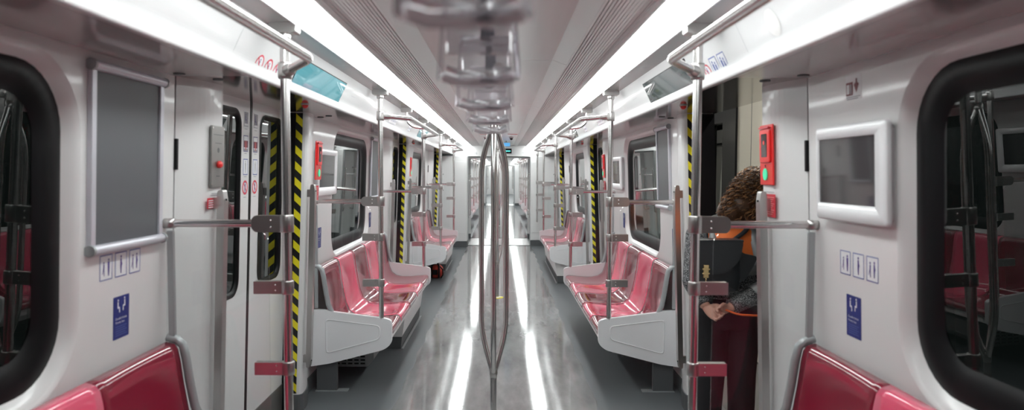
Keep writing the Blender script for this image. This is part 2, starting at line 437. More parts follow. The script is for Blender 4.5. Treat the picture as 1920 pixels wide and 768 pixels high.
# ------------------------------------------------------------------ door pillars, doors
for s in (-1, 1):
    n = SIDE[s]; dn = 0
    for ci in (0, 1, 2):
        for di, dc in enumerate(door_ys(ci)):
            dn += 1
            open_door = (s > 0 and ci == 0 and di == 0)
            for e, (p0, p1) in enumerate(((dc - HD - .34, dc - HD), (dc + HD, dc + HD + .37))):
                if ci == 2 and e: pass
                t = empty('trim_%d' % (10 + dn * 2 + e + (30 if s > 0 else 0)), (s * XP, (p0 + p1) / 2, 0), kind='structure')
                # column body: rounded corner at the doorway, foot flaring
                oc = p1 if e == 0 else p0; ic = p0 if e == 0 else p1
                sg = 1 if ic < oc else -1; prof = rpoly([(s * 1.47, oc), (s * XP, oc), (s * (XP + .004), oc - sg * .17), (s * (XW - .001), ic), (s * 1.47, ic)], [0, .045, .12, 0, 0])
                c = MB(); c.prism(prof, .12, ZW, axis='z', smooth=False); c.build('column', 'panel', t, lean=True)
                prof = rpoly([(s * 1.47, oc + sg * .004), (s * (XP - .008), oc + sg * .004), (s * (XP - .004), oc - sg * .17), (s * (XW - .008), ic), (s * 1.47, ic)], [0, .045, .12, 0, 0])
                MB().prism(prof, 0, .12, axis='z').build('kick_plate', 'kick', t, lean=True)
                if e == 1:
                    h = MB().box(s * (XP + .034), s * (XP + .078), p0 - .004, p0 - .001, .13, ZW - .004)
                    o = h.build('hazard_tape', 'hazard', t, lean=True); o['label'] = 'yellow and black striped hazard tape'
                    MB().box(s * (XP + .079), s * (XP + (.212 if open_door else .13)), p0 - .012, p0 - .001, .02, ZW - .004).build('door_seal', 'black', t, lean=True)
                else:
                    MB().box(s * (XP + .085), s * (XP + .13), p1 + .001, p1 + .03, .02, ZW - .004).build('door_seal', 'black', t, lean=True)
                    if ci == 0:
                        [MB().box(s * (XW - .012), s * (XW + .03), p0 - .008, p0 + .006, za, za + .13).build('hinge', 'black', t, lean=True) for za in (1.64, .76)]
                # grab handle on the column edge
                if ci == 0:
                    yh = oc + (-.105 if e == 0 else .045)
                    hd = empty('grab_bar', (s * (XP - .03), yh, .3), 'flat steel grab handle on the %s column of the %s %s doorway%s' % ('near' if e == 0 else 'far', ORD[di], n, ' beside the person' if open_door and e == 0 else ''), 'handle', 'grab handles on the door columns')
                    x = XP - .045
                    hb = MB().prism(rpoly([(x, .30), (x + .022, .30), (x + .026, .34), (x + .026, 1.52), (x + .022, 1.55), (x, 1.55), (x - .008, 1.5), (x - .008, .36)], .01), yh - .024, yh + .024)
                    if s < 0: hb.V = [(-v[0], v[1], v[2]) for v in hb.V]
                    hb.build('grip', 'steel_flat', hd, lean=True, bevel=.004)
                    for z in (.36, 1.49): MB().box(s * (x + .02), s * (XP + .01), yh - .016, yh + .016, z - .025, z + .025).build('mount', 'steel_flat', hd, lean=True)
                    for z in (.345, 1.505): MB().lathe((s * (x - .006), yh, z), [(.005, -.003 * 0), (.005, -s * .004)], 10, axis='x').build('screw', 'black', hd, lean=True)
            # threshold and sliding door
            th = MB().box(s * 1.30, s * 1.52, dc - HD, dc + HD, .001, .012); struct(th, 'trim_%d' % (70 + dn + (10 if s > 0 else 0)), 'steel_dark')
            if open_door: continue
            t = empty('door_%d' % (dn + (10 if s > 0 else 0)), (s * XD, dc, 0), kind='structure')
            for q in (-1, 1):
                ya, yb = (dc - HD - .02, dc - .012) if q < 0 else (dc + .012, dc + HD + .02)
                wa, wb = (ya + .135, yb - .135) if q < 0 else (ya + .235 - .1, yb - .135)
                hz0, hz1 = .955, 1.97; ho = rrect(wa, wb, hz0, hz1, .09); N = len(ho); k4 = N // 4
                lf = MB(); zm = 1.45; up = ho[:2 * k4]; lo = ho[2 * k4:]
                U = [(yb, zm), (yb, ZW + .008), (ya, ZW + .008), (ya, zm), (wa, zm)] + up[::-1] + [(wb, zm)]
                Lo = [(ya, zm), (ya, .014), (yb, .014), (yb, zm), (wb, zm)] + lo[::-1] + [(wa, zm)]
                for poly in (U, Lo): lf.add([(s * XD, p[0], p[1]) for p in poly], [tuple(range(len(poly)))])
                lf.add([(s * XD, yb if q < 0 else ya, .014), (s * XD, yb if q < 0 else ya, ZW), (s * (XD + .03), yb if q < 0 else ya, ZW), (s * (XD + .03), yb if q < 0 else ya, .014)], [(0, 1, 2, 3)])
                L_ = lf.build('door_leaf', 'panel', t, lean=True, keep=True)
                MB().box(s * (XD - .004), s * (XD + .002), ya + .01, yb - .01, .02, .20).build('door_kick_plate', 'steel_dark', L_, lean=True)
                g = MB(); g.loft([[(s * x, p[0], p[1]) for p in rrect(wa + d_, wb - d_, hz0 + d_, hz1 - d_, .09 - d_)] for x, d_ in ((XD - .003, -.004), (XD - .003, .022), (XD + .010, .028))], 0, cap=False)
                g.build('gasket', 'black', L_, lean=True)
                MB().add([(s * (XD + .009), p[0], p[1]) for p in rrect(wa + .024, wb - .024, hz0 + .024, hz1 - .024, .07)], [tuple(range(36))]).build('pane', 'glass_dark', L_, lean=True)
            MB().box(s * (XD - .002), s * (XD + .03), dc - .0165, dc + .0165, .014, ZW).build('centre_seal', 'black', t, lean=True)

# ------------------------------------------------------------------ benches
PROF = [(1.333, .935), (1.300, .925), (1.284, .905), (1.275, .86), (1.262, .76), (1.245, .66), (1.225, .57), (1.200, .505), (1.150, .467), (1.08, .452), (.98, .453), (.88, .462), (.82, .468), (.795, .462), (.782, .445), (.777, .41)]
def seat_mb(s, y0, y1, last=0):
    n = 12; m = MB(); P = [Vector(p) for p in PROF]; k = len(P)
    nor = []
    for i in range(k):
        t = (P[min(i + 1, k - 1)] - P[max(i - 1, 0)]).normalized(); nor.append(Vector((t.y, -t.x)))   # pointing away from the sitter
    vs = []
    for side in (0, 1):
        for j in range(n + 1):
            u = j / n
            bowl = math.sin(PI * u) ** .7
            for i in range(k):
                amp = .014 * math.sin(PI * min(1, max(0, (i - 1) / (k - 3)))) ** .5 if 1 <= i <= k - 3 else 0
                p = P[i] + (nor[i] * (amp * bowl)) * (-1 if nor[i].dot(Vector((1, -1))) < 0 else 1)
                if side: p = p + nor[i] * .012 * (-1 if nor[i].dot(Vector((1, -1))) < 0 else 1)
                vs.append((s * p.x, y0 + (y1 - y0) * u, p.y))
    w = (n + 1) * k
    fs = []
    for j in range(n):
        for i in range(k - 1):
            a = j * k + i; fs.append((a, a + 1, a + k + 1, a + k)); fs.append((w + a, w + a + k, w + a + k + 1, w + a + 1))
    for i in range(k - 1):
        fs.append((i, w + i, w + i + 1, i + 1)); a = n * k + i; fs.append((a, a + 1, w + a + 1, w + a))
    for j in range(n):
        fs.append((j * k, j * k + k, w + j * k + k, w + j * k)); a = j * k + k - 1; fs.append((a, w + a, w + a + k, a + k))
    m.add(vs, fs, 0, True); return m
PANEL = [(1.36, .20), (1.36, .625), (1.24, .618), (1.19, .606), (.80, .556), (.762, .54), (.762, .37), (.82, .325), (1.22, .222)]
def end_panel(s, y, out, root):
    # white moulded side panel with a raised border and a shallow triangular field
    x = lambda v: s * v
    m = MB(); th = .036
    outer = rpoly([(x(a), c) for a, c in PANEL], [0, 0, .02, .03, .02, .035, .05, .03, .02])
    m.prism(outer, y - th / 2, y + th / 2)
    field = rpoly([(x(1.25), .555), (x(.845), .505), (x(.845), .405), (x(1.25), .295)], .03, 4)
    o = m.build('end_panel', 'white_frame', root, bevel=.006, bseg=3)
    r = MB(); n = len(field); cx = sum(p[0] for p in field) / n; cz = sum(p[1] for p in field) / n
    def sc(k, dy): return [(cx + (p[0] - cx) * k, y + out * (th / 2 + dy), cz + (p[1] - cz) * k) for p in field]
    r.loft([sc(1.0, .0), sc(.99, .004), sc(.965, .004), sc(.94, .0005)], 0, cap=False)
    r.build('raised_moulding', 'white_frame', o)
    # grey edge trim following the seat back
    e = MB(); path = [(x(1.34), y, .948), (x(1.300), y, .938), (x(1.276), y, .915), (x(1.264), y, .86), (x(1.25), y, .76), (x(1.232), y, .66), (x(1.205), y, .60)]
    e.tube(path, .018, 10)
    e.build('edge_trim', 'trimgrey', root)
def bench(s, y0, y1, label, box=None, heater=None, foot=True, detail=True, tray=False):
    t = empty('bench', (s * 1.05, (y0 + y1) / 2, 0), label, 'bench', 'five-seat benches along the walls')
    w = (y1 - y0 - .05) / 5
    for i in range(5):
        a = y0 + .025 + w * i
        o = seat_mb(s, a + .0008, a + w - .0008).build('seat', 'seat_d' if i % 2 == 0 else 'seat_l', t, keep=False)
        o['label'] = 'maroon glossy seat shell' if i % 2 == 0 else 'bright pink glossy seat shell'
    end_panel(s, y0, -1, t); end_panel(s, y1, 1, t)
    if detail:
        MB().box(s * .80, s * 1.30, y0 + .03, y1 - .03, .385, .405).box(s * .795, s * .81, y0 + .03, y1 - .03, .36, .41).build('seat_frame', 'panel_matte', t)
        if box:
            a, e = box
            bx = MB().prism([(s * .83, .385), (s * .87, .115), (s * 1.32, .115), (s * 1.32, .385)], a, e)
            o = bx.build('storage_box', 'panel_matte', t, bevel=.008)
            MB().prism([(s * .872, .115), (s * .885, .004), (s * 1.32, .004), (s * 1.32, .115)], a + .01, e - .01).build('kick_plate', 'kick', o)
            MB().box(s * .858, s * .876, a, e, .0, .008).build('floor_trim', 'trimgrey', o)
            for k in range(5):
                yy = a + .12 + k * (e - a - .24) / 4
                MB().box(s * .822, s * .84, yy, yy + .03, .345, .37).build('latch', 'black', o)
        if tray:
            MB().prism([(s * .83, .385), (s * .88, .29), (s * 1.30, .23), (s * 1.32, .385)], y0 + .06, y1 - .1).build('under_seat_tray', 'panel_matte', t)
        if heater:
            a, e = heater
            hb = MB().prism(rpoly([(s * .97, .27), (s * .97, .14), (s * 1.02, .085), (s * 1.31, .085), (s * 1.31, .27)], .015), a, e)
            o = hb.build('heater', 'heater', t, bevel=.004)
            g = MB()
            for r in range(5):
                for q in range(5): g.box(s * (1.04 + q * .05), s * (1.075 + q * .05), a - .003, a + .004, .105 + r * .028, .117 + r * .028)
            g.build('heater_slots', 'blackgap', o)
        if foot:
            for yy in (y0 + .05, y1 - .05):
                MB().box(s * 1.18, s * 1.33, yy - .02, yy + .02, .004, .30).build('support_leg', 'kick', t)
                MB().box(s * 1.10, s * 1.34, yy - .03, yy + .03, 0, .007).build('foot_plate', 'trimgrey', t)
    return t
BAYS = [(.02, 2.80), (5.00, 7.78), (9.98, 12.76)]
bench(-1, *BAYS[0], 'glossy pink and maroon bench nearest the camera along the left wall', heater=(.5, .9))
bench(1, *BAYS[0], 'glossy pink and maroon bench nearest the camera along the right wall', tray=True)
bench(-1, *BAYS[1], 'pink and maroon bench on the left, just beyond the first doorway', box=(6.25, 7.70), heater=(5.38, 5.85))
bench(1, *BAYS[1], 'pink and maroon bench on the right, just beyond the open doorway with the person', tray=True)
bench(-1, *BAYS[2], 'distant pink bench on the left with a small bag underneath', box=(11.3, 12.7))
bench(1, *BAYS[2], 'distant pink bench on the right with a white box under it', box=(10.02, 12.6))
nb = None
for s in (-1, 1):
    for k in range(2):
        y0 = 19.44 + 4.98 * k
        lab = '%s pink bench on the %s side of the next car seen through the gangway' % (ORD[k], SIDE[s])
        bench(s, y0, y0 + 2.78, lab, detail=False)

# ------------------------------------------------------------------ poles, rails, screens
HP = .84
def pole(s, y, face, label, extra=True, group='wall-side grab poles'):
    """face: +1 when the bench lies beyond the pole (larger y), -1 when it lies before it"""
    x = s * HP
    zb = .556
    t = empty('grab_pole', (x, y, 0.0 if not extra else zb), label, 'pole', group)
    MB().tube([(x, y, zb - .004), (x, y, 2.20)], .0185, 16).build('tube', 'steel', t)
    br = MB().prism(rpoly([(x - .055, 2.192), (x + .055, 2.192), (x + .055, 2.232), (x - .055, 2.232)], .015), y - .035, y + .035)
    br.lathe((x, y, 2.165), [(.024, 0), (.026, .03)], 16); br.build('ceiling_bracket', 'steel_flat', t, bevel=.006)
    # rail collar
    MB().lathe((x, y, 2.01), [(.026, 0), (.028, .01), (.028, .055), (.026, .065)], 16).build('rail_collar', 'steel_flat', t)
    # cross bar towards the wall
    zbar = 1.42
    MB().tube([(x + s * .10, y, zbar), (s * (XW + .003), y, zbar)], .0165, 14).build('cross_bar', 'steel', t)
    cb = MB().lathe((x, y, zbar - .036), [(.029, 0), (.029, .072)], 16)
    cb.prism(rpoly([(x, zbar - .034), (x + s * .125, zbar - .034), (x + s * .14, zbar - .018), (x + s * .14, zbar + .018), (x + s * .125, zbar + .034), (x, zbar + .034)], .008), y - .018, y + .018)
    o = cb.build('bar_clamp', 'steel_flat', t, bevel=.004)
    for z in (-.014, .014): MB().lathe((x + s * .06, y - .018, zbar + z), [(.005, 0), (.004, -.003)], 8, axis='y').build('bolt', 'steel', o)
    MB().lathe((s * (XW - .035), y, zbar), [(.021, 0), (.021, s * .045)], 14, axis='x').build('wall_socket', 'steel_flat', t)
    for z in (1.157, .82):
        c = MB().lathe((x, y, z - .028), [(.026, 0), (.026, .056)], 16)
        c.prism([(x + s * .01, z - .026), (x + s * .135, z - .026), (x + s * .135, z + .026), (x + s * .01, z + .026)], y - .016, y + .016)
        o = c.build('glass_clamp', 'steel_flat', t, bevel=.004)
        for dz in (-.012, .012): MB().lathe((x + s * .045, y - .016, z + dz), [(.004, 0), (.003, -.002)], 8, axis='y').build('bolt', 'steel', o)
    return t
def screen(s, y, label):
    z0, z1 = .60, 1.40
    x0 = HP + .075; x1 = XW + .0
    g = MB().prism(rpoly([(s * x0, z1 - .04), (s * x0, z0 + .01), (s * (x1 + .012), z0 + .03), (s * x1, z1), (s * (x0 + .04), z1)], [.02, .01, .0, .0, .02]), y - .004, y + .004)
    o = g.build('glass_screen', ['glass_clear'], origin=(s * x0, y, z0)); tag(o, label, 'screen', 'glass draught screens beside the poles')
    MB().box(s * (x1 - .030), s * (x1 - .004), y - .011, y + .011, z0 + .03, z1 - .01).build('wall_channel', 'trimgrey', o, bevel=.004)
PY = [2.80, 5.00, 7.78, 9.98, 12.76]
PL = {
 (-1, 0): 'nearest steel pole on the left, in front of the closed white doors',
 (-1, 1): 'steel pole on the left standing on the near end of the second bench',
 (-1, 2): 'steel pole on the left at the far end of the second bench',
 (-1, 3): 'steel pole on the left at the near end of the distant bench with the bag',
 (-1, 4): 'farthest steel pole on the left, before the white end cabinet',
 (1, 0): 'nearest steel pole on the right, beside the person in the open doorway',
 (1, 1): 'steel pole on the right standing on the near end of the second bench',
 (1, 2): 'steel pole on the right at the far end of the second bench',
 (1, 3): 'steel pole on the right at the near end of the distant bench',
 (1, 4): 'steel pole on the right at the far end of the distant bench'}
far_poles = []
for s in (-1, 1):
    for i, y in enumerate(PY):
        p = pole(s, y, 1 if i in (1, 3) else -1, PL[(s, i)])
        screen(s, y, 'clear glass screen clamped to the %s pole on the %s' % (ORD[i], SIDE[s]))
        if i == 1:
            far_poles.append((s, p))
pole(1, 15.0, -1, 'steel pole on the right by the end wall next to the gangway', True)
screen(1, 15.0, 'clear glass screen by the end wall on the right of the gangway')
for s, p in far_poles:
    for k in range(5):
        dy = 19.44 - 5.0 + (4.98 * (k // 2)) + (2.78 if k % 2 else 0)
        copy_thing(p, dy, '%s steel pole on the %s in the next car seen through the gangway' % (ORD[k], SIDE[s]))
    for k in range(5):
        dy = 37.6 - 5.0 + 2.6 * k
        copy_thing(p, dy, '%s steel pole on the %s in the farthest car' % (ORD[k], SIDE[s]))
def rail(s, y0, y1, label):
    X = .655; Z = 2.043
    t = empty('overhead_rail', (s * X, (y0 + y1) / 2, Z), label, 'rail', 'overhead grab rails above the benches')
    pts = [(s * (HP - .01), y0, Z), (s * X, y0 + .27, Z), (s * X, y1 - .30, Z), (s * (HP - .01), y1, Z)]
    MB().tube(smooth_path(pts, .045, 6), .0175, 14).build('rail_tube', 'steel', t)
    for q, dy in ((pts[0], .27), (pts[3], -.30)):
        a = Vector(q); d = (Vector((s * X, q[1] + dy, Z)) - a).normalized()
        MB().tube([a, a + d * .05, a + d * .085], [.027, .025, .0185], 14).build('end_socket', 'steel_flat', t)
    ym = (y0 + y1) / 2
    hs = MB().tube(smooth_path([(s * HP, ym, 2.20), (s * HP, ym, 2.11), (s * (HP - .06), ym, 2.055), (s * X, ym, Z)], .05, 5), .0125, 12)
    hs.build('hanger', 'steel', t)
    br = MB().prism(rpoly([(s * HP - .05, 2.19), (s * HP + .05, 2.19), (s * HP + .05, 2.232), (s * HP - .05, 2.232)], .014), ym - .032, ym + .032)
    br.build('ceiling_bracket', 'steel_flat', t, bevel=.006)
    return t
for s in (-1, 1):
    n = SIDE[s]
    rail(s, .02, 2.80, 'nearest overhead steel grab rail on the %s, bending at the first pole' % n)
    rail(s, 5.0, 7.78, 'overhead steel grab rail above the second bench on the %s' % n)
    rail(s, 9.98, 12.76, 'overhead steel grab rail above the distant bench on the %s' % n)
    for k in range(3):
        y0 = 19.44 + 4.98 * k
        if y0 + 2.8 < 34: rail(s, y0, y0 + 2.78, '%s overhead rail on the %s in the next car beyond the gangway' % (ORD[k], n))

def triple(y, label, wrap):
    t = empty('centre_pole', (0, y, 0), label, 'pole', 'three-pronged centre poles')
    MB().tube([(0, y, .004), (0, y, .50)], .0185, 18).build('lower_stem', 'steel', t)
    MB().tube([(0, y, 1.885), (0, y, 2.25)], .0185, 18).build('upper_stem', 'steel', t)
    R = .083
    for k in range(3):
        a = math.radians(-90 + 120 * k)
        dx, dy = math.cos(a), math.sin(a)
        pts = [(dx * .006, y + dy * .006, .47), (dx * R, y + dy * R, .71), (dx * R, y + dy * R, 1.70), (dx * .006, y + dy * .006, 1.91)]
        MB().tube(smooth_path(pts, .10, 7), .0158, 14).build('prong', 'steel', t)
    MB().lathe((0, y, .44), [(.0185, 0), (.024, .03), (.02, .06)], 16).build('lower_joint', 'steel_flat', t)
    MB().lathe((0, y, 1.88), [(.02, 0), (.025, .03), (.0185, .06)], 16).build('upper_joint', 'steel_flat', t)
    MB().lathe((0, y, 0.0036), [(.05, 0), (.05, .006), (.03, .012)], 20).build('floor_flange', 'steel_flat', t)
    MB().lathe((0, y, 2.235), [(.03, 0), (.05, .008), (.05, .015)], 20).build('ceiling_flange', 'steel_flat', t)
    if wrap:
        m = MB(); m.lathe((0, y, .003), [(.085, 0), (.075, .006)], 7)
        for k in range(3):
            a = k * 2.1; c, d = math.cos(a), math.sin(a); m.add([(c * .05 - d * .025, y + d * .05 + c * .025, .009), (c * .15 - d * .025, y + d * .15 + c * .025, .006), (c * .15 + d * .025, y + d * .15 - c * .025, .006), (c * .05 + d * .025, y + d * .05 - c * .025, .009)], [(0, 1, 2, 3)])
        tag(m.build('floor_tape', 'yellow'), 'yellow tape patch on the floor round the foot of the farther centre pole', 'tape')
triple(3.92, 'nearest three-pronged steel centre pole in the middle of the aisle', False)
triple(8.87, 'second three-pronged centre pole, mostly hidden behind the nearest one', True)
triple(21.0, 'three-pronged centre pole in the next car beyond the gangway', False)

# ------------------------------------------------------------------ hanging strap handles
for i, yy in enumerate((.74, 1.23, 1.73, 2.22, 2.72)):
    t = empty('hanging_strap', (0, yy, 1.80), '%s clear plastic strap handle %s' % (['nearest', 'second', 'third', 'fourth', 'farthest'][i], ['hanging above the camera, cut by the top of the photo', 'in the hanging row, below the nearest one', 'in the hanging row, at its middle', 'in the hanging row, just before the last', 'in the hanging row, just above the forked centre pole'][i]), 'strap handle', 'clear strap handles hanging from the ceiling')
    w = .074; z0, z1 = 1.795, 1.95
    tw = (.0, .05, -.04, .03, 0)[i]
    def rot(m):
        m.V = [(math.cos(tw) * v[0] - math.sin(tw) * (v[1] - yy), yy + math.sin(tw) * v[0] + math.cos(tw) * (v[1] - yy), v[2]) for v in m.V]; return m
    loop = rrect(-w, w, z0 + .008, z1, .022, 5)
    ring = MB(); pts = [Vector((p[0], yy, p[1])) for p in loop]; n = len(pts)
    rot(MB().tube([Vector((-w + .012, yy, z0 + .012)), Vector((-w * .5, yy, z0 + .004)), Vector((w * .5, yy, z0 + .004)), Vector((w - .012, yy, z0 + .012))], .015, 12)).build('grip_bar', 'glass_plast', t)
    for q in (-1, 1): rot(MB().prism([(q * w, z0), (q * (w - .010), z0 + .01), (q * (w - .018), z1), (q * (w - .010), z1 + .004)], yy - .014, yy + .014)).build('side_arm', 'glass_plast', t, bevel=.003)
    rot(MB().box(-w + .016, w - .016, yy - .005, yy + .005, z0 + .045, z1)).build('display_plate', 'glass_plast', t, bevel=.003)
    rot(MB().box(-w + .012, w - .012, yy - .016, yy + .016, z1, z1 + .02)).build('top_bar', 'glass_plast', t, bevel=.004)
    rot(MB().box(-.011, .011, yy - .004, yy + .004, z1 + .01, 2.07)).build('strap', 'strap', t)
    rot(MB().box(-.018, .018, yy - .018, yy + .018, 2.06, 2.095)).build('strap_clamp', 'strap', t, bevel=.004); MB().tube([(0, yy, 2.09), (0, yy, 2.25)], .006, 10).build('ceiling_stem', 'lip', t)
# ------------------------------------------------------------------ text helper
def text_mb(txt, size, m=0, extrude=0):
    cu = bpy.data.curves.new('t', 'FONT'); cu.body = txt; cu.size = size; cu.align_x = 'CENTER'; cu.align_y = 'CENTER'; cu.resolution_u = 3
    o = bpy.data.objects.new('t', cu); C.objects.link(o)
    dg = bpy.context.evaluated_depsgraph_get(); me = bpy.data.meshes.new_from_object(o.evaluated_get(dg))
    V = [tuple(v.co) for v in me.vertices]; F = [tuple(p.vertices) for p in me.polygons]
    bpy.data.objects.remove(o); bpy.data.meshes.remove(me); bpy.data.curves.remove(cu)
    return V, F
# place 2-D art (u to the reader's right, v up) on a side wall / slanted fascia / end wall
def on_wall(s, y, z, off=.0, x=XW):
    def f(u, v, d): return (s * (x - off - d), y + u * (1 if s < 0 else -1), z + v)   # left wall: reader's right is +y ; right wall: reader's right is -y
    return f
def on_fascia(s, y, z, off=0):
    a = Vector((.985, ZW + .05)); c = Vector((.915, 2.225)); t = (c - a).normalized(); nn = Vector((-t.y, t.x))
    base = a + t * ((z - a.y) / t.y)
    def f(u, v, d):
        p = base + t * v + nn * (d + off); return (s * p.x, y + u * (1 if s < 0 else -1), p.y)
    return f
def on_end(y, x, z):
    return lambda u, v, d: (x + u, y - d, z + v)
class Art(MB):
    def __init__(s, f): super().__init__(); s.f = f
    def plate(s, u0, u1, v0, v1, th=.003, r=.004, m=0, d0=0):
        P = rrect(u0, u1, v0, v1, min(r, (u1 - u0) * .49, (v1 - v0) * .49), 4); n = len(P)
        v = [s.f(p[0], p[1], d0) for p in P] + [s.f(p[0], p[1], d0 + th) for p in P]
        s.add(v, [(i, (i + 1) % n, n + (i + 1) % n, n + i) for i in range(n)] + [tuple(range(n)), tuple(range(n, 2 * n))], m); return s
    def poly(s, P, d, m): s.add([s.f(p[0], p[1], d) for p in P], [tuple(range(len(P)))], m); return s
    def disc(s, cu, cv, r, d, m, n=24): return s.poly([(cu + r * math.cos(2 * PI * i / n), cv + r * math.sin(2 * PI * i / n)) for i in range(n)], d, m)
    def ring(s, cu, cv, r0, r1, d, m, n=32):
        v = [s.f(cu + r * math.cos(2 * PI * i / n), cv + r * math.sin(2 * PI * i / n), d) for r in (r0, r1) for i in range(n)]
        s.add(v, [(i, (i + 1) % n, n + (i + 1) % n, n + i) for i in range(n)], m); return s
    def line(s, a, c, w, d, m):
        a = Vector(a); c = Vector(c); t = (c - a).normalized(); q = Vector((-t.y, t.x)) * w / 2
        return s.poly([a + q, a - q, c - q, c + q], d, m)
    def rect(s, u0, u1, v0, v1, d, m): return s.poly([(u0, v0), (u1, v0), (u1, v1), (u0, v1)], d, m)
    def frame(s, u0, u1, v0, v1, w, d, m):
        s.rect(u0, u1, v1 - w, v1, d, m); s.rect(u0, u1, v0, v0 + w, d, m); s.rect(u0, u0 + w, v0, v1, d, m); s.rect(u1 - w, u1, v0, v1, d, m); return s
    def text(s, txt, size, cu, cv, d, m):
        V, F = text_mb(txt, size); s.add([s.f(cu + v[0], cv + v[1], d) for v in V], F, m); return s
    def person(s, cu, cv, h, d, m, kind='stand'):
        s.disc(cu, cv + h * .42, h * .075, d, m, 12)
        if kind == 'stand':
            s.poly([(cu - h * .10, cv + h * .32), (cu + h * .10, cv + h * .32), (cu + h * .09, cv - .02 * h), (cu + .055 * h, cv - .5 * h), (cu + .01 * h, cv - .5 * h), (cu, cv - .05 * h), (cu - .01 * h, cv - .5 * h), (cu - .055 * h, cv - .5 * h), (cu - .09 * h, cv - .02 * h)], d, m)
        elif kind == 'bump':
            s.poly([(cu - h * .07, cv + h * .32), (cu + h * .05, cv + h * .32), (cu + h * .07, cv + .15 * h), (cu + .13 * h, cv + .02 * h), (cu + .07 * h, cv - .12 * h), (cu + .03 * h, cv - .5 * h), (cu - .04 * h, cv - .5 * h), (cu - .08 * h, cv - .1 * h)], d, m)
        elif kind == 'lean':
            s.poly([(cu - h * .05, cv + h * .32), (cu + h * .07, cv + h * .30), (cu + .05 * h, cv - .05 * h), (cu + .06 * h, cv - .5 * h), (cu, cv - .5 * h), (cu - .05 * h, cv - .1 * h), (cu - .17 * h, cv - .38 * h), (cu - .20 * h, cv - .34 * h), (cu - .07 * h, cv)], d, m)
        else:
            s.poly([(cu - h * .08, cv + h * .32), (cu + h * .05, cv + h * .30), (cu + .05 * h, cv - .0 * h), (cu + .20 * h, cv - .02 * h), (cu + .22 * h, cv - .40 * h), (cu + .13 * h, cv - .40 * h), (cu + .11 * h, cv - .13 * h), (cu - .08 * h, cv - .12 * h)], d, m)
        return s

# ------------------------------------------------------------------ wall fittings
def snap_frame(s, y, label, w=.455, h=.62, z=1.675):
    t = empty('poster_frame', (s * XW, y, z - h / 2), label, 'poster frame', 'silver poster frames on the walls')
    f = on_wall(s, y, z)
    a = Art(f).plate(-w / 2, w / 2, -h / 2, h / 2, .010, .006, 0); a.build('backing_sheet', 'adgrey', t, lean=True)
    for q in (-1, 1):
        Art(f).plate(q * w / 2 - .014, q * w / 2 + .014, -h / 2, h / 2, .018, .005).build('side_rail', 'alu', t, lean=True, bevel=.003)
    for q in (-1, 1):
        y0, y1 = y - w / 2 - .016, y + w / 2 + .016
        MB().tube([(s * (XW - .016), y0, z + q * h / 2), (s * (XW - .016), y1, z + q * h / 2)], .0175, 14).build('roller_rail', 'alu', t, lean=True)
        for yy in (y0, y1): MB().tube([(s * (XW - .016), yy - .006, z + q * h / 2), (s * (XW - .016), yy + .006, z + q * h / 2)], .020, 14).build('end_cap', 'trimgrey', t, lean=True)
def wall_display(s, y, label, w=.60, h=.355, z=1.632):
    t = empty('wall_display', (s * XW, y, z - h / 2), label, 'screen', 'white framed wall displays')
    f = on_wall(s, y, z)
    Art(f).plate(-w / 2 + .02, w / 2 - .02, -h / 2 + .015, h / 2 - .015, .03, .02).build('back_box', 'white_frame', t, lean=True)
    a = MB(); th = (.030, .05)
    def Q(l, r_, b_, t_, d, rad): return [f(p[0], p[1], d) for p in rrect(-w / 2 + l, w / 2 - r_, -h / 2 + b_, h / 2 - t_, rad, 8)]
    kl, kr = (.02, .07)
    def R(k, d, r): return [f(p[0], p[1], d) for p in rrect(-w / 2 + k, w / 2 - k, -h / 2 + k, h / 2 - k, r, 8)]
    a.loft([R(0.0, .022, .016), R(0.0, .034, .016), R(.005, .04, .012), Q(kl, kr, .062, .046, .04, .003), Q(kl + .002, kr + .002, .064, .048, .033, .003)], 0, cap=False)
    a.build('bezel', 'white_frame', t, lean=True)
    Art(f).plate(-w / 2 + kl, w / 2 - kr, -h / 2 + .062, h / 2 - .046, .004, .004, 0, .030).build('screen', 'screenblk', t, lean=True)
def pictos(s, y, label_w):
    kinds = ('seated adult with a child' if 0 else 'person holding a child', 'pregnant woman', 'older person with a stick')
    for i in range(3):
        yy = y + (-.094 + .094 * i) * (1 if s < 0 else -1)
        f = on_wall(s, yy, 1.295)
        a = Art(f).plate(-.038, .038, -.045, .045, .001, .006); a.frame(-.038, .038, -.045, .045, .0034, .0016, 1)
        if i == 0: a.person(-.014, -.004, .05, .0018, 2, 'lean'); a.person(.015, .0, .062, .0018, 2, 'stand')
        elif i == 1: a.person(0, 0, .066, .0018, 2, 'bump')
        else: a.person(-.014, -.002, .056, .0018, 2, 'lean'); a.person(.013, 0, .058, .0018, 2, 'bump')
        tag(a.build('priority_sign', ['white', 'bluelite', 'purple'], lean=True), 'blue-bordered %s pictogram on the %s wall by the near window' % (kinds[i], SIDE[s]), 'sign', 'priority pictograms on the walls')
def blue_sign(s, y, label, z=1.10):
    a = Art(on_wall(s, y, z)).plate(-.052, .052, -.078, .078, .001, .004)
    a.person(-.022, .040, .055, .0016, 1, 'sit')
    # second figure faces left
    g = Art(lambda u, v, d, f=a.f: f(-u, v, d)); g.person(-.020, .044, .055, .0016, 1, 'sit')
    a.add(g.V, g.F, 1)
    a.line((-.001, .062), (-.001, .02), .0015, .0016, 2)
    a.text('Öncelikli Koltuk', .0115, -.002, -.004, .0016, 1); a.text('Priority Seat', .0115, -.009, -.018, .0016, 1)
    for k in range(5): a.rect(-.038, .036 - .008 * (k % 2), -.034 - .008 * k, -.0315 - .008 * k, .0016, 2)
    tag(a.build('priority_seat_sign', ['blue', 'white', 'bluelite'], lean=True), label, 'sign', 'navy priority seat stickers')
snap_frame(-1, 2.508, 'silver framed grey poster holder on the left wall by the nearest window')
snap_frame(-1, 7.38, 'silver framed grey poster holder on the left wall beyond the second window', w=.40)
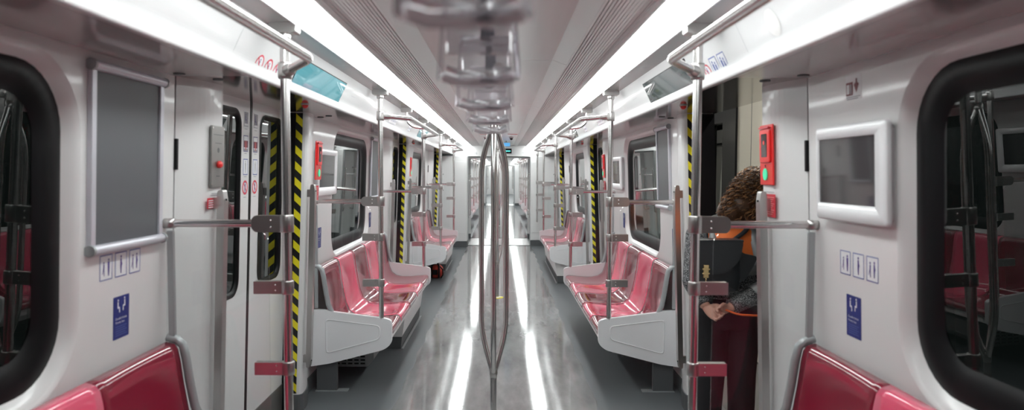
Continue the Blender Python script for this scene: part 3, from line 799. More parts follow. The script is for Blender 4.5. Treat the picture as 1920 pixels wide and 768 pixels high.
snap_frame(1, 5.40, 'silver framed grey poster holder on the right wall before the second window', w=.40)
snap_frame(1, .30, 'silver framed grey poster holder on the right wall beside the camera')
wall_display(1, 2.475, 'white framed switched-off screen on the right wall by the nearest window', w=.50)
wall_display(-1, 5.30, 'white framed screen on the left wall next to the red emergency unit', w=.56)
wall_display(1, 7.45, 'white framed screen on the right wall beyond the second window', w=.56)
wall_display(-1, .30, 'white framed screen on the left wall beside the camera')
pictos(-1, 2.478, ''); pictos(1, 2.478, '')
blue_sign(-1, 2.485, 'navy priority seat sticker on the left wall above the nearest bench')
blue_sign(1, 2.515, 'navy priority seat sticker on the right wall above the nearest bench')
blue_sign(-1, 5.22, 'navy priority seat sticker on the left wall at the near end of the second bench', 1.13)
blue_sign(-1, 7.25, 'navy priority seat sticker on the left wall at the far end of the second bench', 1.13)
blue_sign(1, 5.15, 'navy priority seat sticker on the right wall at the near end of the second bench', 1.13)
blue_sign(1, 7.25, 'navy priority seat sticker on the right wall at the far end of the second bench', 1.13)
# fire extinguisher marking above the right display
a = Art(on_wall(1, 2.505, 1.945, x=XW)).plate(-.055, .055, -.045, .045, .001, .004)
a.rect(-.05, -.002, -.028, .020, .0016, 1); a.rect(-.045, -.027, -.022, .012, .0019, 0); a.rect(-.020, -.010, -.024, .012, .0019, 2); a.rect(.018, .028, .0, .03, .0016, 1); a.poly([(.006, .008), (.023, -.022), (.040, .008), (.034, .014), (.012, .014)], .0018, 1)
a.rect(-.05, .05, -.036, -.033, .0016, 2); a.rect(-.045, .035, -.043, -.040, .0016, 2)
tag(a.build('extinguisher_sign', ['white', 'maroonprint', 'grey_print'], lean=True), 'small white sign with a red extinguisher and down arrow above the right wall screen', 'sign')

def alarm_unit(s, y, label, sign_label):
    t = empty('emergency_unit', (s * XP, y, 1.58), label, 'emergency unit', 'red emergency units on the door columns')
    f = on_wall(s, y, 1.715, x=XP)
    Art(f).plate(-.075, .075, -.137, .137, .008, .006).build('housing', 'red', t, lean=True, bevel=.003)
    b_ = Art(f); w, h0, h1 = .058, -.035, .115
    o = Art(f).plate(-w, w, h0, h1, .010, .010, 0, .007).build('cover', 'red', t, lean=True, bevel=.004)
    Art(f).plate(-.032, .032, h0 + .025, h1 - .02, .002, .006, 0, .0165).build('cover_window', 'screenblk', o, lean=True)
    Art(f).disc(0, .055, .010, .0195, 0).build('red_knob', 'red', o, lean=True)
    Art(f).plate(-.055, .055, .118, .126, .010, .003, 0, .011).build('top_ridge', 'redsign', t, lean=True)
    c = Art(f); P = [(.022 * math.cos(k * PI / 12), -.088 + .027 * math.sin(k * PI / 12)) for k in range(24)]
    c.poly(P, .0165, 0); c.add([f(p[0], p[1], .012) for p in P] + [f(p[0], p[1], .0165) for p in P], [(i, (i + 1) % 24, 24 + (i + 1) % 24, 24 + i) for i in range(24)])
    c.build('call_button', 'green', t, lean=True)
    Art(f).disc(0, -.05, .006, .0128, 0).build('key_hole', 'black', t, lean=True)
    a = Art(on_wall(s, y - .02, 1.485, x=XP)).plate(-.06, .06, -.052, .052, .001, .003)
    for k in range(9): a.rect(-.052, .05 - .012 * (k % 3), .036 - .0095 * k, .0395 - .0095 * k, .0016, 1)
    a.rect(-.05, .05, .060, .063, .001, 2)
    tag(a.build('instruction_sign', ['redsign', 'redline', 'grey_print'], lean=True), sign_label, 'sign', 'red instruction stickers')
alarm_unit(1, 3.125, 'red emergency unit with a green button on the right column beside the person', 'red instruction sticker below the emergency unit beside the person')
alarm_unit(-1, 4.85, 'red emergency unit on the left column next to the white framed screen', 'red instruction sticker below the left emergency unit near the screen')
alarm_unit(-1, 9.83, 'distant red emergency unit on the left column of the second doorway', 'distant red sticker below the left emergency unit of the second doorway')
alarm_unit(1, 8.10, 'distant red emergency unit on the right column of the second doorway', 'distant red sticker below the right emergency unit of the second doorway')
# grey release panel on the near left column
t = empty('release_panel', (-XP, 3.125, 1.56), 'grey metal door release panel with a red knob on the near left column', 'control panel')
f = on_wall(-1, 3.125, 1.70, x=XP)
Art(f).plate(-.07, .07, -.14, .14, .008, .006).build('face_plate', 'steel_dark', t, lean=True, bevel=.002)
MB().lathe((-(XP - .008), 3.125, 1.665), [(.017, 0), (.017, .012), (.010, .020)], 18, axis='x').build('red_knob', 'red', t, lean=True)
a = Art(f); a.rect(-.055, .055, .098, .101, .0088, 0); a.rect(-.035, .035, .06, .063, .0088, 0); a.rect(-.02, .02, -.09, -.086, .0088, 0); a.disc(0, .03, .012, .0088, 0); a.build('markings', 'kick', t, lean=True)
for u in (-.06, .06):
    for v in (-.13, .13): Art(f).disc(u, v, .005, .009, 0, 10).build('screw', 'steel', t, lean=True)
a = Art(on_wall(-1, 3.115, 1.49, x=XP)).plate(-.08, .08, -.024, .024, .001, .002)
for k in range(4): a.rect(-.07, .065 - .02 * (k % 2), .010 - .010 * k, .0145 - .010 * k, .0016, 1)
a.rect(-.05, .05, .034, .037, .001, 2); a.rect(-.04, .04, .042, .045, .001, 2)
tag(a.build('instruction_sign', ['redsign', 'white', 'grey_print'], lean=True), 'red label with white lines below the grey door release panel', 'sign', 'red instruction stickers')

# stickers on the left doors (four per leaf) and on the second doors
def door_stickers(s, dc, which, far):
    for q, lf in ((-1, 'near leaf'), (1, 'far leaf')):
        yy = dc + q * .075
        for k, (nm, z) in enumerate((('silver pictogram', 1.925), ('red no-leaning', 1.79), ('blue framed', 1.66), ('round red prohibition', 1.545))):
            a = Art(on_wall(s, yy, z, x=XD))
            if k == 3:
                a.disc(0, 0, .040, .001, 0); a.ring(0, 0, .040, .029, .0016, 1); a.person(0, 0, .066, .0017, 2, 'stand'); a.line((-.026, .026), (.026, -.026), .006, .0019, 1)
            else:
                a.plate(-.034, .034, -.045, .045, .001, .004)
                if k == 0: a.rect(-.030, .030, -.040, .040, .0014, 3); a.person(-.008, .0, .06, .0018, 2, 'sit'); a.rect(-.026, .026, -.036, -.024, .0018, 0)
                if k == 1: a.rect(-.030, .030, -.022, .016, .0016, 5); a.rect(-.03, .03, -.041, -.028, .0016, 3); a.frame(-.034, .034, -.045, .045, .004, .0016, 2); a.line((0, .012), (0, -.035), .01, .0018, 1)
                if k == 2: a.frame(-.034, .034, -.045, .045, .005, .0016, 4); a.person(0, .0, .07, .0018, 3, 'stand')
            a.rect(-.02, .02, -.056, -.053, .001, 3)
            tag(a.build('door_sticker', ['white', 'signred', 'purple', 'grey_print', 'bluelite', 'maroonprint'], lean=True), '%s sticker on the %s of the %s left doors' % (nm, lf, which), 'sign', 'safety stickers on the doors')
door_stickers(-1, 3.90, 'nearest closed', False)

# fascia displays and signs
for s, mt in ((-1, 'scr_cyan'), (1, 'scr_grey')):
    for di, dc in enumerate((3.845, 8.83, 13.8)):
        if di: 
            if di == 2: continue
        f = on_fascia(s, dc, 2.125)
        t = empty('route_display', (s * .95, dc, 2.05), '%s route display on the %s fascia above the %s doorway' % ('lit cyan' if s < 0 else 'dim grey', SIDE[s], ORD[di]), 'screen', 'long displays above the doors')
        Art(f).plate(-.485, .485, -.073, .073, .003, .004).build('frame', 'black', t)
        Art(f).plate(-.478, .478, -.068, .068, .0016, .003, 0, .0022).build('screen', mt, t)
for s in (-1, 1):
    for k, (dc, w) in enumerate(((5.35, ''), (10.3, ''), (2.70, ''))):
        pass
# circles and blue plates on the fascias beside the first doorway
for k, yy in enumerate((2.90, 3.01, 3.12)):
    for s in (-1, 1):
        f = on_fascia(s, yy, 2.085); a = Art(f)
        if s < 0 or k == 2:
            a.disc(0, 0, .043, .0012, 0); a.ring(0, 0, .043, .035, .0018, 1); a.line((-.027, .027), (.027, -.027), .006, .0022, 1)
            a.person(0, -.002, .055, .002, 2, ('sit', 'lean', 'stand')[k])
            lab = 'round red prohibition sticker on the %s fascia by the first doorway, %s' % (SIDE[s], ('nearest of the row', 'middle of the row', 'partly behind the pole')[k])
        else:
            a.plate(-.043, .043, -.058, .058, .001, .005); a.frame(-.043, .043, -.058, .058, .005, .0016, 3); a.person(-.013, 0, .085, .002, 3, 'stand'); a.person(.015, -.005, .08, .002, 3, 'stand' if k else 'bump')
            lab = 'blue bordered pictogram plate on the right fascia, %s' % ('nearer of the two' if k == 0 else 'next to the red circle')
        tag(a.build('fascia_sign', ['white', 'signred', 'purple', 'bluelite']), lab, 'sign', 'stickers on the fascias')
# icon table on the fascias near the second bench and seams / slots
for s in (-1, 1):
    for k, (yy, w_) in enumerate(((6.42, .40), (7.55, .22))):
        a = Art(on_fascia(s, yy, 2.115)).plate(-w_ / 2, w_ / 2, -.055, .055, .001, .004)
        nc = int(w_ / .036)
        for i in range(nc):
            for j in range(3):
                u = -w_ / 2 + .018 + i * .036; v = -.036 + j * .036
                a.rect(u - .009, u + .009 - .006 * ((i + j) % 2), v - .012 + .003 * ((i * 7 + j) % 3), v + .010, .0016, 1 if (i + j) % 3 else 2)
        tag(a.build('notice_sticker', ['white', 'grey_print' if s < 0 else 'maroonprint', 'bluelite']), '%s notice of tiny %s icons on the %s fascia above the second bench' % ('wider' if k == 0 else 'smaller farther', 'grey' if s < 0 else 'dark red', SIDE[s]), 'sign', 'icon notices on the fascias')
    for y in (2.62, 5.18, 7.62, 10.1, 12.6):
        a = Art(on_fascia(s, y, 2.13)); a.rect(-.0015, .0015, -.075, .10, .0008, 0); struct(a, 'trim_%d' % (91 if s < 0 else 92), 'trimgrey')
    for dy in (3.90, 8.88):
        # beacon lamp, slots
        t = empty('beacon', (s * 1.11, dy + .13, 2.0), 'small red beacon lamp under the soffit over the %s %s doorway' % (ORD[0 if dy < 5 else 1], SIDE[s]), 'lamp', 'red beacons over the doors')
        MB().lathe((s * 1.11, dy + .13, ZW), [(.024, .0), (.024, -.005), (.020, -.006)], 20).build('rim', 'steel_flat', t)
        MB().lathe((s * 1.11, dy + .13, ZW - .006), [(.019, 0), (.017, -.009), (.010, -.017), (.003, -.019)], 20).build('lens', 'red', t)
    a = Art(on_fascia(s, 4.66, 2.075)); a.rect(-.03, .03, -.008, .008, .0012, 0); a.rect(-.10, .02, .07, .073, .0012, 1)
    tag(a.build('fascia_slot', ['black', 'grey_print']), 'tiny black slot on the %s fascia just beyond the display' % SIDE[s], 'slot')
    for y in (2.80, 2.97, 4.86, 4.98):
        m = MB().lathe((s * (1.27 if y in (2.80, 4.98) else 1.18), y, ZW - .004), [(.022, 0), (.024, .005)], 16)
        tag(m.build('soffit_catch', 'kick'), 'dark round catch under the %s soffit, %s side of the first doorway, %s' % (SIDE[s], 'near' if y < 4 else 'far', 'over the column' if y in (2.97, 4.86) else 'over the bench'), 'catch', 'catches under the soffits')
o = MB().lathe((0, 0, 0), [(.055, 0), (.055, .003)], 24)
f = on_fascia(1, 2.33, 2.14)
a = Art(f); a.disc(0, 0, .05, .0015, 0); tag(a.build('speaker_grille', 'lip'), 'faint round speaker grille on the right fascia near the camera', 'speaker')

# ------------------------------------------------------------------ end wall, gangway
for gi, (ya, yb) in enumerate(((15.3, 16.9), (34.0, 35.6))):
    for yy, th in ((ya, .06), (yb, -.06)):
        w = MB(); w.box(-1.45, -.70, yy, yy + th, .13, 2.0); w.box(.70, 1.45, yy, yy + th, .13, 2.0); w.box(-1.45, 1.45, yy, yy + th, 2.0, 2.30)
        w.box(-1.45, -.70, yy + th * .1, yy + th, 0, .13, 1); w.box(.70, 1.45, yy + th * .1, yy + th, 0, .13, 1)
        struct(w, 'wall_end', ['panel_matte', 'kick'])
    # ribbed bellows tunnel
    g = MB(); P = []
    n = 24
    for k in range(n + 1):
        y = ya + .06 + (yb - ya - .12) * k / n; d = .012 if k % 2 else 0
        P.append([(-.80 - d, y, 0.0), (-.80 - d, y, 1.98 + d), (.80 + d, y, 1.98 + d), (.80 + d, y, 0.0)])
    for a_, c_ in zip(P[:-1], P[1:]): g.add(a_ + c_, [(0, 1, 5, 4), (1, 2, 6, 5), (2, 3, 7, 6)])
    struct(g, 'wall_gangway', 'lip', keep=True)
    f = MB().box(-.70, .70, ya - .03, ya + .01, .001, .006, 1).box(-.80, .80, ya + .02, yb - .02, .001, .008, 0); struct(f, 'trim_95', ['strip', 'blackgap'])
    for s in (-1, 1):
        fr = MB().box(s * .69, s * .735, ya - .012, ya + .10, 0, 2.0); struct(fr, 'trim_96', 'trimgrey', bevel=.01)
        t = empty('gangway_handrail', (s * .73, ya + .5, .6), 'looped steel handrail on the %s side of the %s gangway' % (SIDE[s], ORD[gi]), 'handrail', 'looped handrails in the gangways')
        y1_ = ya + .25; x = s * .70
        MB().tube(smooth_path([(s * .79, y1_, .62), (x, y1_, .60), (x, y1_, 1.60), (s * .79, y1_, 1.60)], .09, 8), .016, 12).build('front_loop', 'steel', t)
        MB().tube(smooth_path([(s * .79, yb - .3, .62), (x, yb - .3, .60), (x, yb - .3, 1.60), (s * .79, yb - .3, 1.60)], .09, 8), .016, 12).build('rear_loop', 'steel', t)
        for z in (.75, 1.45): MB().tube([(x, y1_, z), (x, yb - .3, z)], .012, 10).build('side_rail', 'steel', t)
    MB()
w = MB().box(-1.5, 1.5, 52.0, 52.1, 0, 2.3); struct(w, 'wall_far', 'panel_matte')
w = MB().box(-1.5, 1.5, -4.1, -4.0, 0, 2.3); struct(w, 'wall_back', 'panel_matte')
# left end cabinet
for s in (-1, 1):
    t = empty('end_cabinet', (s * 1.0, 15.1, 0), 'tall white equipment cabinet at the %s of the gangway' % SIDE[s], 'cabinet')
    y0 = 14.93 if s < 0 else 15.22
    MB().box(s * .70, s * 1.30, y0, 15.295, .13, 2.0).build('body', 'panel_matte', t, bevel=.01)
    MB().box(s * .705, s * 1.29, y0 + .012, 15.29, 0, .13).build('kick_plate', 'kick', t)
    MB().box(s * .74, s * 1.24, y0 - .008, y0, .30, 1.88).build('cabinet_door', 'panel_matte', t, bevel=.004)
    for z in (1.60, 1.25): MB().lathe((s * 1.22, y0 - .008, z), [(.012, 0), (.010, -.005)], 12, axis='y').build('lock', 'steel_dark', t)
# writing and displays over the gangway
a = Art(on_end(15.3, -.62, 2.065)); a.text('U15026', .085, 0, 0, .0015, 0)
tag(a.build('car_number', 'grey_print'), 'car number U15026 in grey characters above the left of the gangway', 'lettering')
t = empty('destination_display', (.19, 15.29, 2.05), 'small black display with cyan writing above the gangway', 'screen')
Art(on_end(15.3, .19, 2.12)).plate(-.09, .09, -.055, .055, .03, .006).build('case', 'black', t)
a = Art(on_end(15.27, .19, 2.12))
for k in range(9): a.rect(-.074 + .0155 * k, -.062 + .0155 * k, -.012 if k % 3 else -.018, .013 if k % 2 else .009, .0015, 0)
a.build('lit_characters', 'cyan', t)
a = Art(on_end(15.3, .62, 2.09)); a.rect(-.11, .11, -.008, -.003, .0015, 0); a.rect(-.02, .02, .005, .03, .0015, 0); a.rect(-.09, .09, -.022, -.018, .0015, 0)
tag(a.build('notice_sticker', 'grey_print'), 'small faint grey notice above the right of the gangway', 'sign')
t = empty('ceiling_display', (.13, 13.2, 2.1), 'blue lit display hanging from the ceiling before the gangway', 'screen')
MB().box(.06, .22, 13.2, 13.23, 2.13, 2.22).build('case', 'trimgrey', t, bevel=.004); MB().box(.068, .212, 13.196, 13.2, 2.145, 2.21).build('lit_face', 'bluescreen', t)
MB().box(.13, .15, 13.205, 13.225, 2.22, 2.25).build('bracket', 'steel_dark', t)
for s in (-1, 1):
    t = empty('dome_camera', (s * .22, 11.9, 2.2), 'small dark dome camera on the %s of the ceiling far down the car' % SIDE[s], 'camera')
    MB().lathe((s * .22, 11.9, 2.25), [(.04, 0), (.04, -.015), (.03, -.02)], 16).build('base', 'trimgrey', t)
    MB().lathe((s * .22, 11.9, 2.23), [(.028, 0), (.024, -.018), (.012, -.028), (.003, -.03)], 16).build('dome', 'black', t)
    tag(MB().box(s * .15, s * .30, 10.9, 10.93, 2.243, 2.2495).build('ceiling_label', 'redsign'), 'thin red label on the %s of the ceiling in front of the dome camera' % SIDE[s], 'label')

# ------------------------------------------------------------------ bag under the distant left bench
t = empty('bag', (-.96, 10.55, 0), 'small red and black bag lying under the distant left bench', 'bag')
m = MB(); rings = []
for k in range(9):
    u = k / 8; r = math.sin(PI * (.08 + .84 * u)) ** .5
    rings.append([(-.96 + .115 * r * math.cos(a_) * (1 + .08 * math.sin(3 * a_ + k)), 10.55 + .10 * r * math.sin(a_), .004 + .20 * u) for a_ in [2 * PI * j / 18 for j in range(18)]])
m.loft(rings, 0); m.build('body', 'bagred', t)
for dx in (-.06, .05): MB().tube([(-.96 + dx, 10.44, .02), (-.96 + dx * 1.1, 10.42, .12), (-.96 + dx, 10.47, .20), (-.96 + dx * .5, 10.55, .225)], .014, 8).build('strap', 'black', t)
MB().tube([(-.90, 10.47, .19), (-.855, 10.45, .15), (-.85, 10.46, .06), (-.88, 10.47, .012)], .010, 8).build('loop', 'black', t)
MB().box(-1.01, -.93, 10.445, 10.46, .06, .14).build('pocket', 'black', t, bevel=.008)

# ------------------------------------------------------------------ outside the open doorway
f = MB().box(1.53, 2.35, -6, 30, -.10, -.02); struct(f, 'floor_platform', 'outfloor')
t = empty('neighbouring_train', (2.30, 6.0, 0), 'cream car side with a black framed window seen outside through the open doorway', 'train')
b = MB().box(2.27, 2.34, 4.7, 6.46, 0, 2.9); b.box(2.27, 2.34, 8.70, 10.0, 0, 2.9); b.box(2.27, 2.34, 6.46, 8.70, 0, .10); b.box(2.27, 2.34, 6.46, 8.70, 2.26, 2.9); b.build('body_side', 'cream', t)
g = MB(); g.box(2.25, 2.31, 6.46, 6.84, .1, 2.26); g.box(2.25, 2.31, 7.30, 8.70, .1, 2.26); g.box(2.25, 2.31, 6.84, 7.30, 2.14, 2.26); g.box(2.25, 2.31, 6.84, 7.30, .1, .3); g.build('door_frame', 'black', t)
MB().box(2.295, 2.30, 6.84, 7.30, .3, 2.14).build('door_glass', 'glass_dark', t)
MB().box(2.33, 2.34, 6.80, 7.34, .2, 2.2).build('inner_panel', 'palegreen', t)
g = MB()
for yy in (5.2, 6.1): g.box(2.268, 2.2705, yy, yy + .006, 0, 2.9)
g.build('panel_seam', 'kick', t)
for k in range(2):  # unseen tube lights, added to brighten the cream side outside the doorway
    t = empty('added_outside_light', (1.95, 4.6 + 3.2 * k, 2.75), '%s unseen tube light added outside to brighten the cream car side' % ('nearer' if k == 0 else 'farther'), 'light')
    MB().box(1.88, 2.02, 4.0 + 3.2 * k, 5.2 + 3.2 * k, 2.80, 2.86).build('housing', 'panel_matte', t)
    MB().tube([(1.95, 4.02 + 3.2 * k, 2.785), (1.95, 5.18 + 3.2 * k, 2.785)], .018, 10).build('tube', 'neon', t)

# ------------------------------------------------------------------ the person in the open doorway
def ell(c, r, n=14, m=10):
    return [[(c[0] + r[0] * math.sin(PI * (i + .5) / m) * math.cos(2 * PI * j / n), c[1] + r[1] * math.sin(PI * (i + .5) / m) * math.sin(2 * PI * j / n), c[2] - r[2] * math.cos(PI * (i + .5) / m)) for j in range(n)] for i in range(m)]
def oval(c, rx, ry, n=24, tilt=0): return [(c[0] + rx * math.cos(2 * PI * j / n), c[1] + ry * math.sin(2 * PI * j / n), c[2] + tilt * math.cos(2 * PI * j / n)) for j in range(n)]
def remesh(o, v, sm=0):
    r = o.modifiers.new('Remesh', 'REMESH'); r.mode = 'VOXEL'; r.voxel_size = v; r.use_smooth_shade = True
    if sm: q = o.modifiers.new('Smooth', 'SMOOTH'); q.factor = .5; q.iterations = sm
    return o
PXc, PYc = 1.335, 3.88
t = empty('person', (PXc, PYc, 0), 'person with long curly hair in orange vest and tweed coat in the open doorway', 'person')
SL, SR = (1.165, 3.88, 1.275), (1.515, 3.87, 1.285)
EL, ER = (1.112, 3.79, 1.03), (1.575, 3.775, 1.02)
WL, WR = (1.160, 3.70, .905), (1.285, 3.685, .900)
b = MB()
# torso, neck, head
b.loft([oval((1.335, 3.88, z), rx, ry) for z, rx, ry in ((.80, .15, .105), (.88, .165, .11), (.98, .14, .095), (1.08, .145, .10), (1.2, .165, .105), (1.29, .165, .085), (1.34, .09, .06))])
b.tube([(1.36, 3.875, 1.29), (1.40, 3.88, 1.36), (1.445, 3.89, 1.43), (1.47, 3.895, 1.48)], [.06, .052, .05, .055], 14)
HC = Vector((1.49, 3.90, 1.545))
b.loft(ell(HC + Vector((0, 0, .02)), (.076, .094, .085)))
b.loft(ell(HC + Vector((.018, .03, -.045)), (.056, .064, .070)))     # jaw
fd = Vector((.45, .89, 0)).normalized(); sd = Vector((-fd.y, fd.x, 0))
b.tube([HC + fd * .085 + Vector((0, 0, .012)), HC + fd * .106 + Vector((0, 0, -.018)), HC + fd * .084 + Vector((0, 0, -.03))], [.009, .013, .009], 8)   # nose
for q in (-1, 1):
    b.loft(ell(HC + sd * q * .078 + Vector((0, 0, -.005)), (.012, .018, .030), 10, 8))        # ears
    b.tube([HC + fd * .088 + sd * q * .012 + Vector((0, 0, .022)), HC + fd * .082 + sd * q * .045 + Vector((0, 0, .026))], [.008, .006], 8)  # brows
b.tube([HC + fd * .092 + sd * -.022 + Vector((0, 0, -.055)), HC + fd * .097 + Vector((0, 0, -.053)), HC + fd * .092 + sd * .022 + Vector((0, 0, -.055))], [.005, .008, .005], 8)   # lips
# arms
for S_, E_, W_ in ((SL, EL, WL), (SR, ER, WR)):
    b.tube([S_, (Vector(S_) + Vector(E_)) / 2, E_], [.052, .046, .038], 14); b.loft(ell(E_, (.040, .040, .040))); b.loft(ell(S_, (.055, .052, .055)))
    b.tube([E_, (Vector(E_) * .6 + Vector(W_) * .4), W_], [.038, .038, .026], 14)
# legs
for q, hx, kx, ax in ((-1, 1.255, 1.25, 1.245), (1, 1.415, 1.425, 1.43)):
    b.tube([(hx, 3.88, .86), (kx, 3.885, .66), (kx, 3.875, .47), (ax, 3.895, .30), (ax, 3.90, .085)], [.088, .078, .055, .055, .036], 16)
    b.tube([(ax, 3.88, .06), (ax, 3.96, .05), (ax, 4.06, .035)], [.036, .036, .024], 12)
# hands: palm, four fingers, thumb
def hand(W, d, up, curl, flip):
    W = Vector(W); d = Vector(d).normalized(); up = Vector(up); up = (up - d * up.dot(d)).normalized(); nrm = d.cross(up) * flip
    pc = W + d * .045
    rings = []
    for k in range(7):
        u = k / 6; c = W + d * (.072 * u); wd = .023 + .013 * math.sin(PI * min(1, u * .7)); th = .017 - .004 * u
        rings.append([c + up * wd * math.cos(2 * PI * j / 16) + nrm * th * math.sin(2 * PI * j / 16) for j in range(16)])
    b.loft(rings)
    for k, L_ in enumerate((.056, .062, .058, .046)):
        base = W + d * .068 + up * (.026 - .017 * k); p_ = [base - d * .012]; dirv = d.copy(); ang = 0; q = base
        for j, seg in enumerate((.42, .33, .25)):
            ang += curl[j] * (1 + .08 * k); dirv = d * math.cos(ang) + nrm * math.sin(ang); q = q + dirv * (L_ * seg); p_.append(q.copy())
        b.tube(p_, [.0085, .0078, .007, .0058], 10); b.loft(ell(p_[-1], (.006, .006, .006), 8, 6))
    tb = W + d * .025 + up * .026 + nrm * .004
    p_ = [tb, tb + d * .022 + up * .018 + nrm * .010, tb + d * .040 + up * .018 + nrm * .017, tb + d * .055 + up * .011 + nrm * .022]
    b.tube(p_, [.013, .0105, .009, .007], 10); b.loft(ell(p_[-1], (.0068, .0068, .0068), 8, 6))
hand(WR, (-1, -.22, -.20), (0, -.35, 1), (.45, .75, .5), -1)
hand(WL, (.62, -.45, -.50), (.4, .2, .9), (.35, .6, .45), 1)
o = b.build('body', 'skin', t); remesh(o, .0048, 1)
# trousers
b = MB()
b.loft([oval((1.335, 3.88, z), rx, ry) for z, rx, ry in ((.76, .165, .115), (.86, .178, .122), (.96, .158, .11), (1.02, .15, .105))])
for hx, kx, ax in ((1.255, 1.248, 1.243), (1.415, 1.427, 1.432)):
    b.tube([(hx, 3.88, .84), (kx, 3.885, .66), (kx, 3.878, .47), (ax, 3.89, .30), (ax, 3.897, .075)], [.102, .094, .080, .076, .068], 18)
remesh(b.build('trousers', 'trousers', t), .010, 2)
for ax in (1.243, 1.432):
    b = MB(); rings = []
    for k in range(9):
        u = k / 8; y = 3.83 + .27 * u; h = .052 + .03 * math.exp(-((u - .18) / .22) ** 2) - .018 * u; w_ = .036 + .012 * math.sin(PI * u)
        if k in (0, 8): w_ *= .6; h *= .8
        rings.append([(ax + w_ * math.cos(a_), y, .013 + h / 2 + h / 2 * math.sin(a_)) for a_ in [2 * PI * j / 16 for j in range(16)]])
    b.loft(rings); o = b.build('shoe', 'shoe', t); o.modifiers.new('Sub', 'SUBSURF').levels = 1
# tweed coat with sleeves
b = MB()
b.loft([oval((1.335, 3.88, z), rx, ry) for z, rx, ry in ((.93, .190, .135), (1.0, .178, .125), (1.1, .172, .122), (1.2, .185, .125), (1.28, .180, .108), (1.335, .11, .075), (1.37, .078, .068))])
for S_, E_, W_ in ((SL, EL, WL), (SR, ER, WR)):
    S_, E_, W_ = map(Vector, (S_, E_, W_))
    b.tube([S_, S_ * .5 + E_ * .5, E_], [.070, .064, .056], 16); b.loft(ell(E_, (.057, .057, .057))); b.loft(ell(S_, (.072, .070, .070)))
    b.tube([E_, E_ * .5 + W_ * .5, E_ * .08 + W_ * .92], [.056, .052, .045], 16)
remesh(b.build('coat', 'tweed', t), .009, 3)
b = MB(); E_, W_ = Vector(ER), Vector(WR)
b.tube([E_ * .72 + W_ * .28, E_ * .48 + W_ * .52], [.0575, .0555], 24, cap=False); b.build('sleeve_band', 'reflect', t)
b = MB(); S_, E_ = Vector(SR), Vector(ER); b.tube([S_ * .42 + E_ * .58, S_ * .24 + E_ * .76], [.068, .064], 24, cap=False); b.build('sleeve_band', 'reflect', t)
b = MB(); b.tube([Vector(ER) * .12 + Vector(WR) * .88, Vector(ER) * .04 + Vector(WR) * .96], [.047, .044], 20); b.build('sleeve_cuff', 'tweed', t)
# hi-vis vest
b = MB(); zz = [(1.065, .181, .129), (1.125, .183, .130), (1.16, .187, .131), (1.21, .193, .132), (1.26, .192, .124), (1.31, .163, .104), (1.345, .115, .082)]
b.loft([oval((1.335, 3.88, z), rx, ry, 40) for z, rx, ry in zz], mats=[1, 0, 0, 0, 0, 0], cap=False)
# shoulder bands
for q in (-1, 1):
    pts = []
    for k in range(8):
        u = k / 7; zb_ = 1.12 + .20 * u; pts.append((1.335 + q * (.135 - .03 * u), 3.88 - (.092 + .030 * math.sin(PI * (1 - u) * .5 + .3)) + .035 * u ** 3, zb_))
    b.add([(p[0] + dx, p[1] - .006 + abs(dx) * .3 * 0, p[2]) for p in pts for dx in (-.024, .024)], [(2 * k, 2 * k + 1, 2 * k + 3, 2 * k + 2) for k in range(7)], 1, True)
o = b.build('vest', ['orange', 'reflect'], t); so = o.modifiers.new('Solid', 'SOLIDIFY'); so.thickness = .005
# collar
b = MB(); b.tube([(1.335 + .088 * math.cos(a_), 3.885 + .075 * math.sin(a_), 1.355 + .02 * math.sin(a_)) for a_ in [2 * PI * k / 24 for k in range(25)]], .022, 10, cap=False); remesh(b.build('collar', 'trousers', t), .008, 1)
# hair: dark core and curly locks
b = MB()
b.loft(ell(HC + Vector((-.01, -.025, .035)), (.092, .100, .092)))
b.loft(ell((1.44, 3.83, 1.51), (.095, .085, .10))); b.loft(ell((1.375, 3.79, 1.455), (.105, .075, .085))); b.loft(ell((1.31, 3.775, 1.42), (.075, .06, .065))); b.loft(ell((1.43, 3.80, 1.42), (.10, .065, .085)))
core = b.build('hair', 'hair', t); remesh(core, .01, 1)
random.seed(11)
for kind, num in (('hair', 260), ('hair2', 150)):
    b = MB()
    for i in range(num):
        th = random.uniform(PI * .85, PI * 1.95); ph = random.uniform(.15, 1.25)
        n_ = Vector((math.cos(th) * math.sin(ph), math.sin(th) * math.sin(ph), math.cos(ph)))
        p0 = HC + Vector((-.01, -.025, .035)) + Vector((n_.x * .092, n_.y * .10, n_.z * .092))
        e = Vector((random.uniform(1.235, 1.53), random.uniform(3.715, 3.77), 0)); u_ = (e.x - 1.235) / .295
        e.z = random.uniform(1.355, 1.43) + .10 * (1 - abs(u_ - .45)) * random.random() * .9
        mid = (p0 + e) / 2 + Vector((random.uniform(-.06, .02), random.uniform(-.05, -.015), random.uniform(.015, .055)))
        turns = random.uniform(4, 8); R = random.uniform(.007, .017); ph0 = random.uniform(0, 6.28); pts = []
        N_ = 44
        for k in range(N_ + 1):
            v = k / N_; q = p0 * (1 - v) ** 2 + mid * 2 * v * (1 - v) + e * v * v; d = ((mid - p0) * (1 - v) + (e - mid) * v).normalized()
            a1 = d.orthogonal().normalized(); a2 = d.cross(a1); r_ = R * min(1, .25 + v * 1.4)
            pts.append(q + a1 * r_ * math.cos(ph0 + turns * 2 * PI * v) + a2 * r_ * math.sin(ph0 + turns * 2 * PI * v))
        b.tube(pts, [.0030 * (1 - .55 * k / N_) for k in range(N_ + 1)], 5)
    b.build('curls', kind, core)
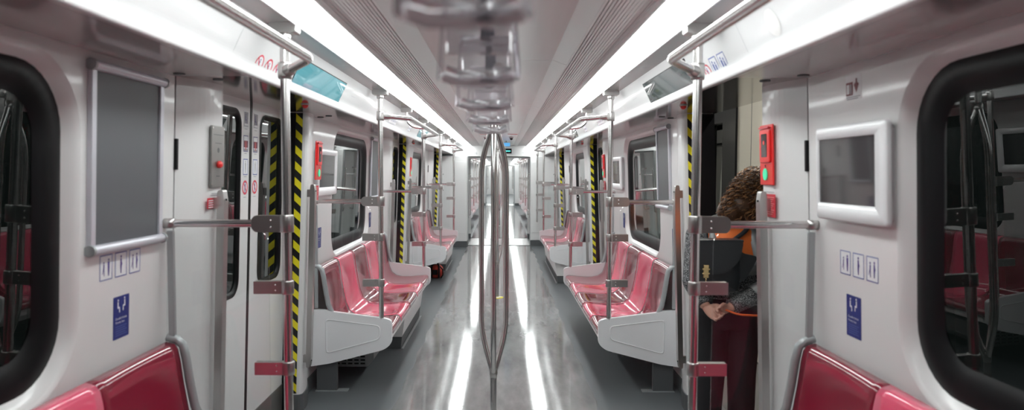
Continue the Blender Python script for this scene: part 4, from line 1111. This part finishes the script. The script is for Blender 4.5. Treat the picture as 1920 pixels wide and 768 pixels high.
# black backpack
t = empty('backpack', (1.20, 3.70, .98), 'black leather backpack with a gold clasp worn by the person', 'bag')
b = MB(); b.loft([[(1.205 + w_ * math.copysign(abs(math.cos(a_)) ** .55, math.cos(a_)), 3.695 + d_ * math.copysign(abs(math.sin(a_)) ** .6, math.sin(a_)), z) for a_ in [2 * PI * j / 28 for j in range(28)]] for z, w_, d_ in ((.985, .10, .035), (1.0, .128, .052), (1.07, .138, .060), (1.17, .135, .056), (1.24, .125, .046), (1.262, .10, .034))])
b.build('body', 'leather', t)
b = MB(); P_ = rpoly([(1.075, 1.275), (1.335, 1.275), (1.315, 1.17), (1.25, 1.10), (1.16, 1.09), (1.085, 1.13)], .03, 5); b.prism(P_, 3.617, 3.632); b.build('flap', 'leather', t, bevel=.005)
b = MB(); b.box(1.075, 1.335, 3.617, 3.73, 1.262, 1.278); b.build('flap_top', 'leather', t, bevel=.007)
b = MB(); P_ = rpoly([(1.30, 1.25), (1.345, 1.20), (1.425, 1.185), (1.40, 1.13), (1.36, 1.06), (1.29, 1.02)], .02, 4); b.prism(P_, 3.655, 3.70); b.build('side_pocket', 'leather', t, bevel=.008)
b = MB(); b.box(1.118, 1.148, 3.606, 3.618, 1.075, 1.145); b.box(1.112, 1.154, 3.604, 3.612, 1.095, 1.104); b.box(1.112, 1.154, 3.604, 3.612, 1.118, 1.127); b.build('clasp', 'gold', t, bevel=.003)
b = MB()
for k in range(6): b.lathe((1.133, 3.608, 1.066 - k * .011), [(.0045, 0), (.0045, .007)], 8)
b.build('clasp_chain', 'gold', t)
for q, x_ in ((-1, 1.17), (1, 1.44)):
    pts = [(x_ if q < 0 else 1.30, 3.735, 1.25), (x_ + (.0 if q < 0 else -.04), 3.755, 1.32), (x_, 3.84, 1.375), (x_, 3.95, 1.345), (x_ - .0, 4.015, 1.22)]
    b = MB(); b.tube(smooth_path(pts, .04, 5), .013, 8); b.build('strap', 'leather', t)
# orange cord
b = MB(); pts = [(1.255, 3.668, .895), (1.32, 3.645, .872), (1.45, 3.66, .862), (1.56, 3.72, .858), (1.575, 3.84, .858), (1.50, 4.0, .88), (1.40, 4.035, .93)]
b.tube(smooth_path(pts, .06, 6), .0055, 8); tag(b.build('cord', 'cord'), 'thin orange cord running from the hands of the person around the hip', 'cord')

# ------------------------------------------------------------------ camera, world
cam = bpy.data.cameras.new('camera'); co = bpy.data.objects.new('camera', cam); C.objects.link(co)
cam.sensor_width = 36; cam.lens = 24; cam.shift_x = 21 / 1920; cam.clip_start = .05; cam.clip_end = 200
p = math.atan(60 / 1280)
co.rotation_euler = (Matrix.Rotation(PI / 2 - p, 3, 'X') @ Matrix.Rotation(math.radians(.15), 3, 'Z')).to_euler()
co.location = (.04, 0, EYE)
cam.dof.use_dof = True; cam.dof.focus_distance = 6.2; cam.dof.aperture_fstop = 2.3
bpy.context.scene.camera = co
w = bpy.data.worlds.new('World'); bpy.context.scene.world = w; w.use_nodes = True
w.node_tree.nodes['Background'].inputs[0].default_value = (.02, .022, .022, 1); w.node_tree.nodes['Background'].inputs[1].default_value = 1
sc = bpy.context.scene
sc.view_settings.view_transform = 'Standard'; sc.view_settings.look = 'None'; sc.view_settings.gamma = 1; sc.view_settings.use_curve_mapping = False
sc.view_settings.exposure = 0.0
sc.cycles.max_bounces = 10; sc.cycles.glossy_bounces = 5; sc.cycles.transparent_max_bounces = 16; sc.cycles.diffuse_bounces = 5
sc.cycles.caustics_reflective = True; sc.cycles.sample_clamp_indirect = 4
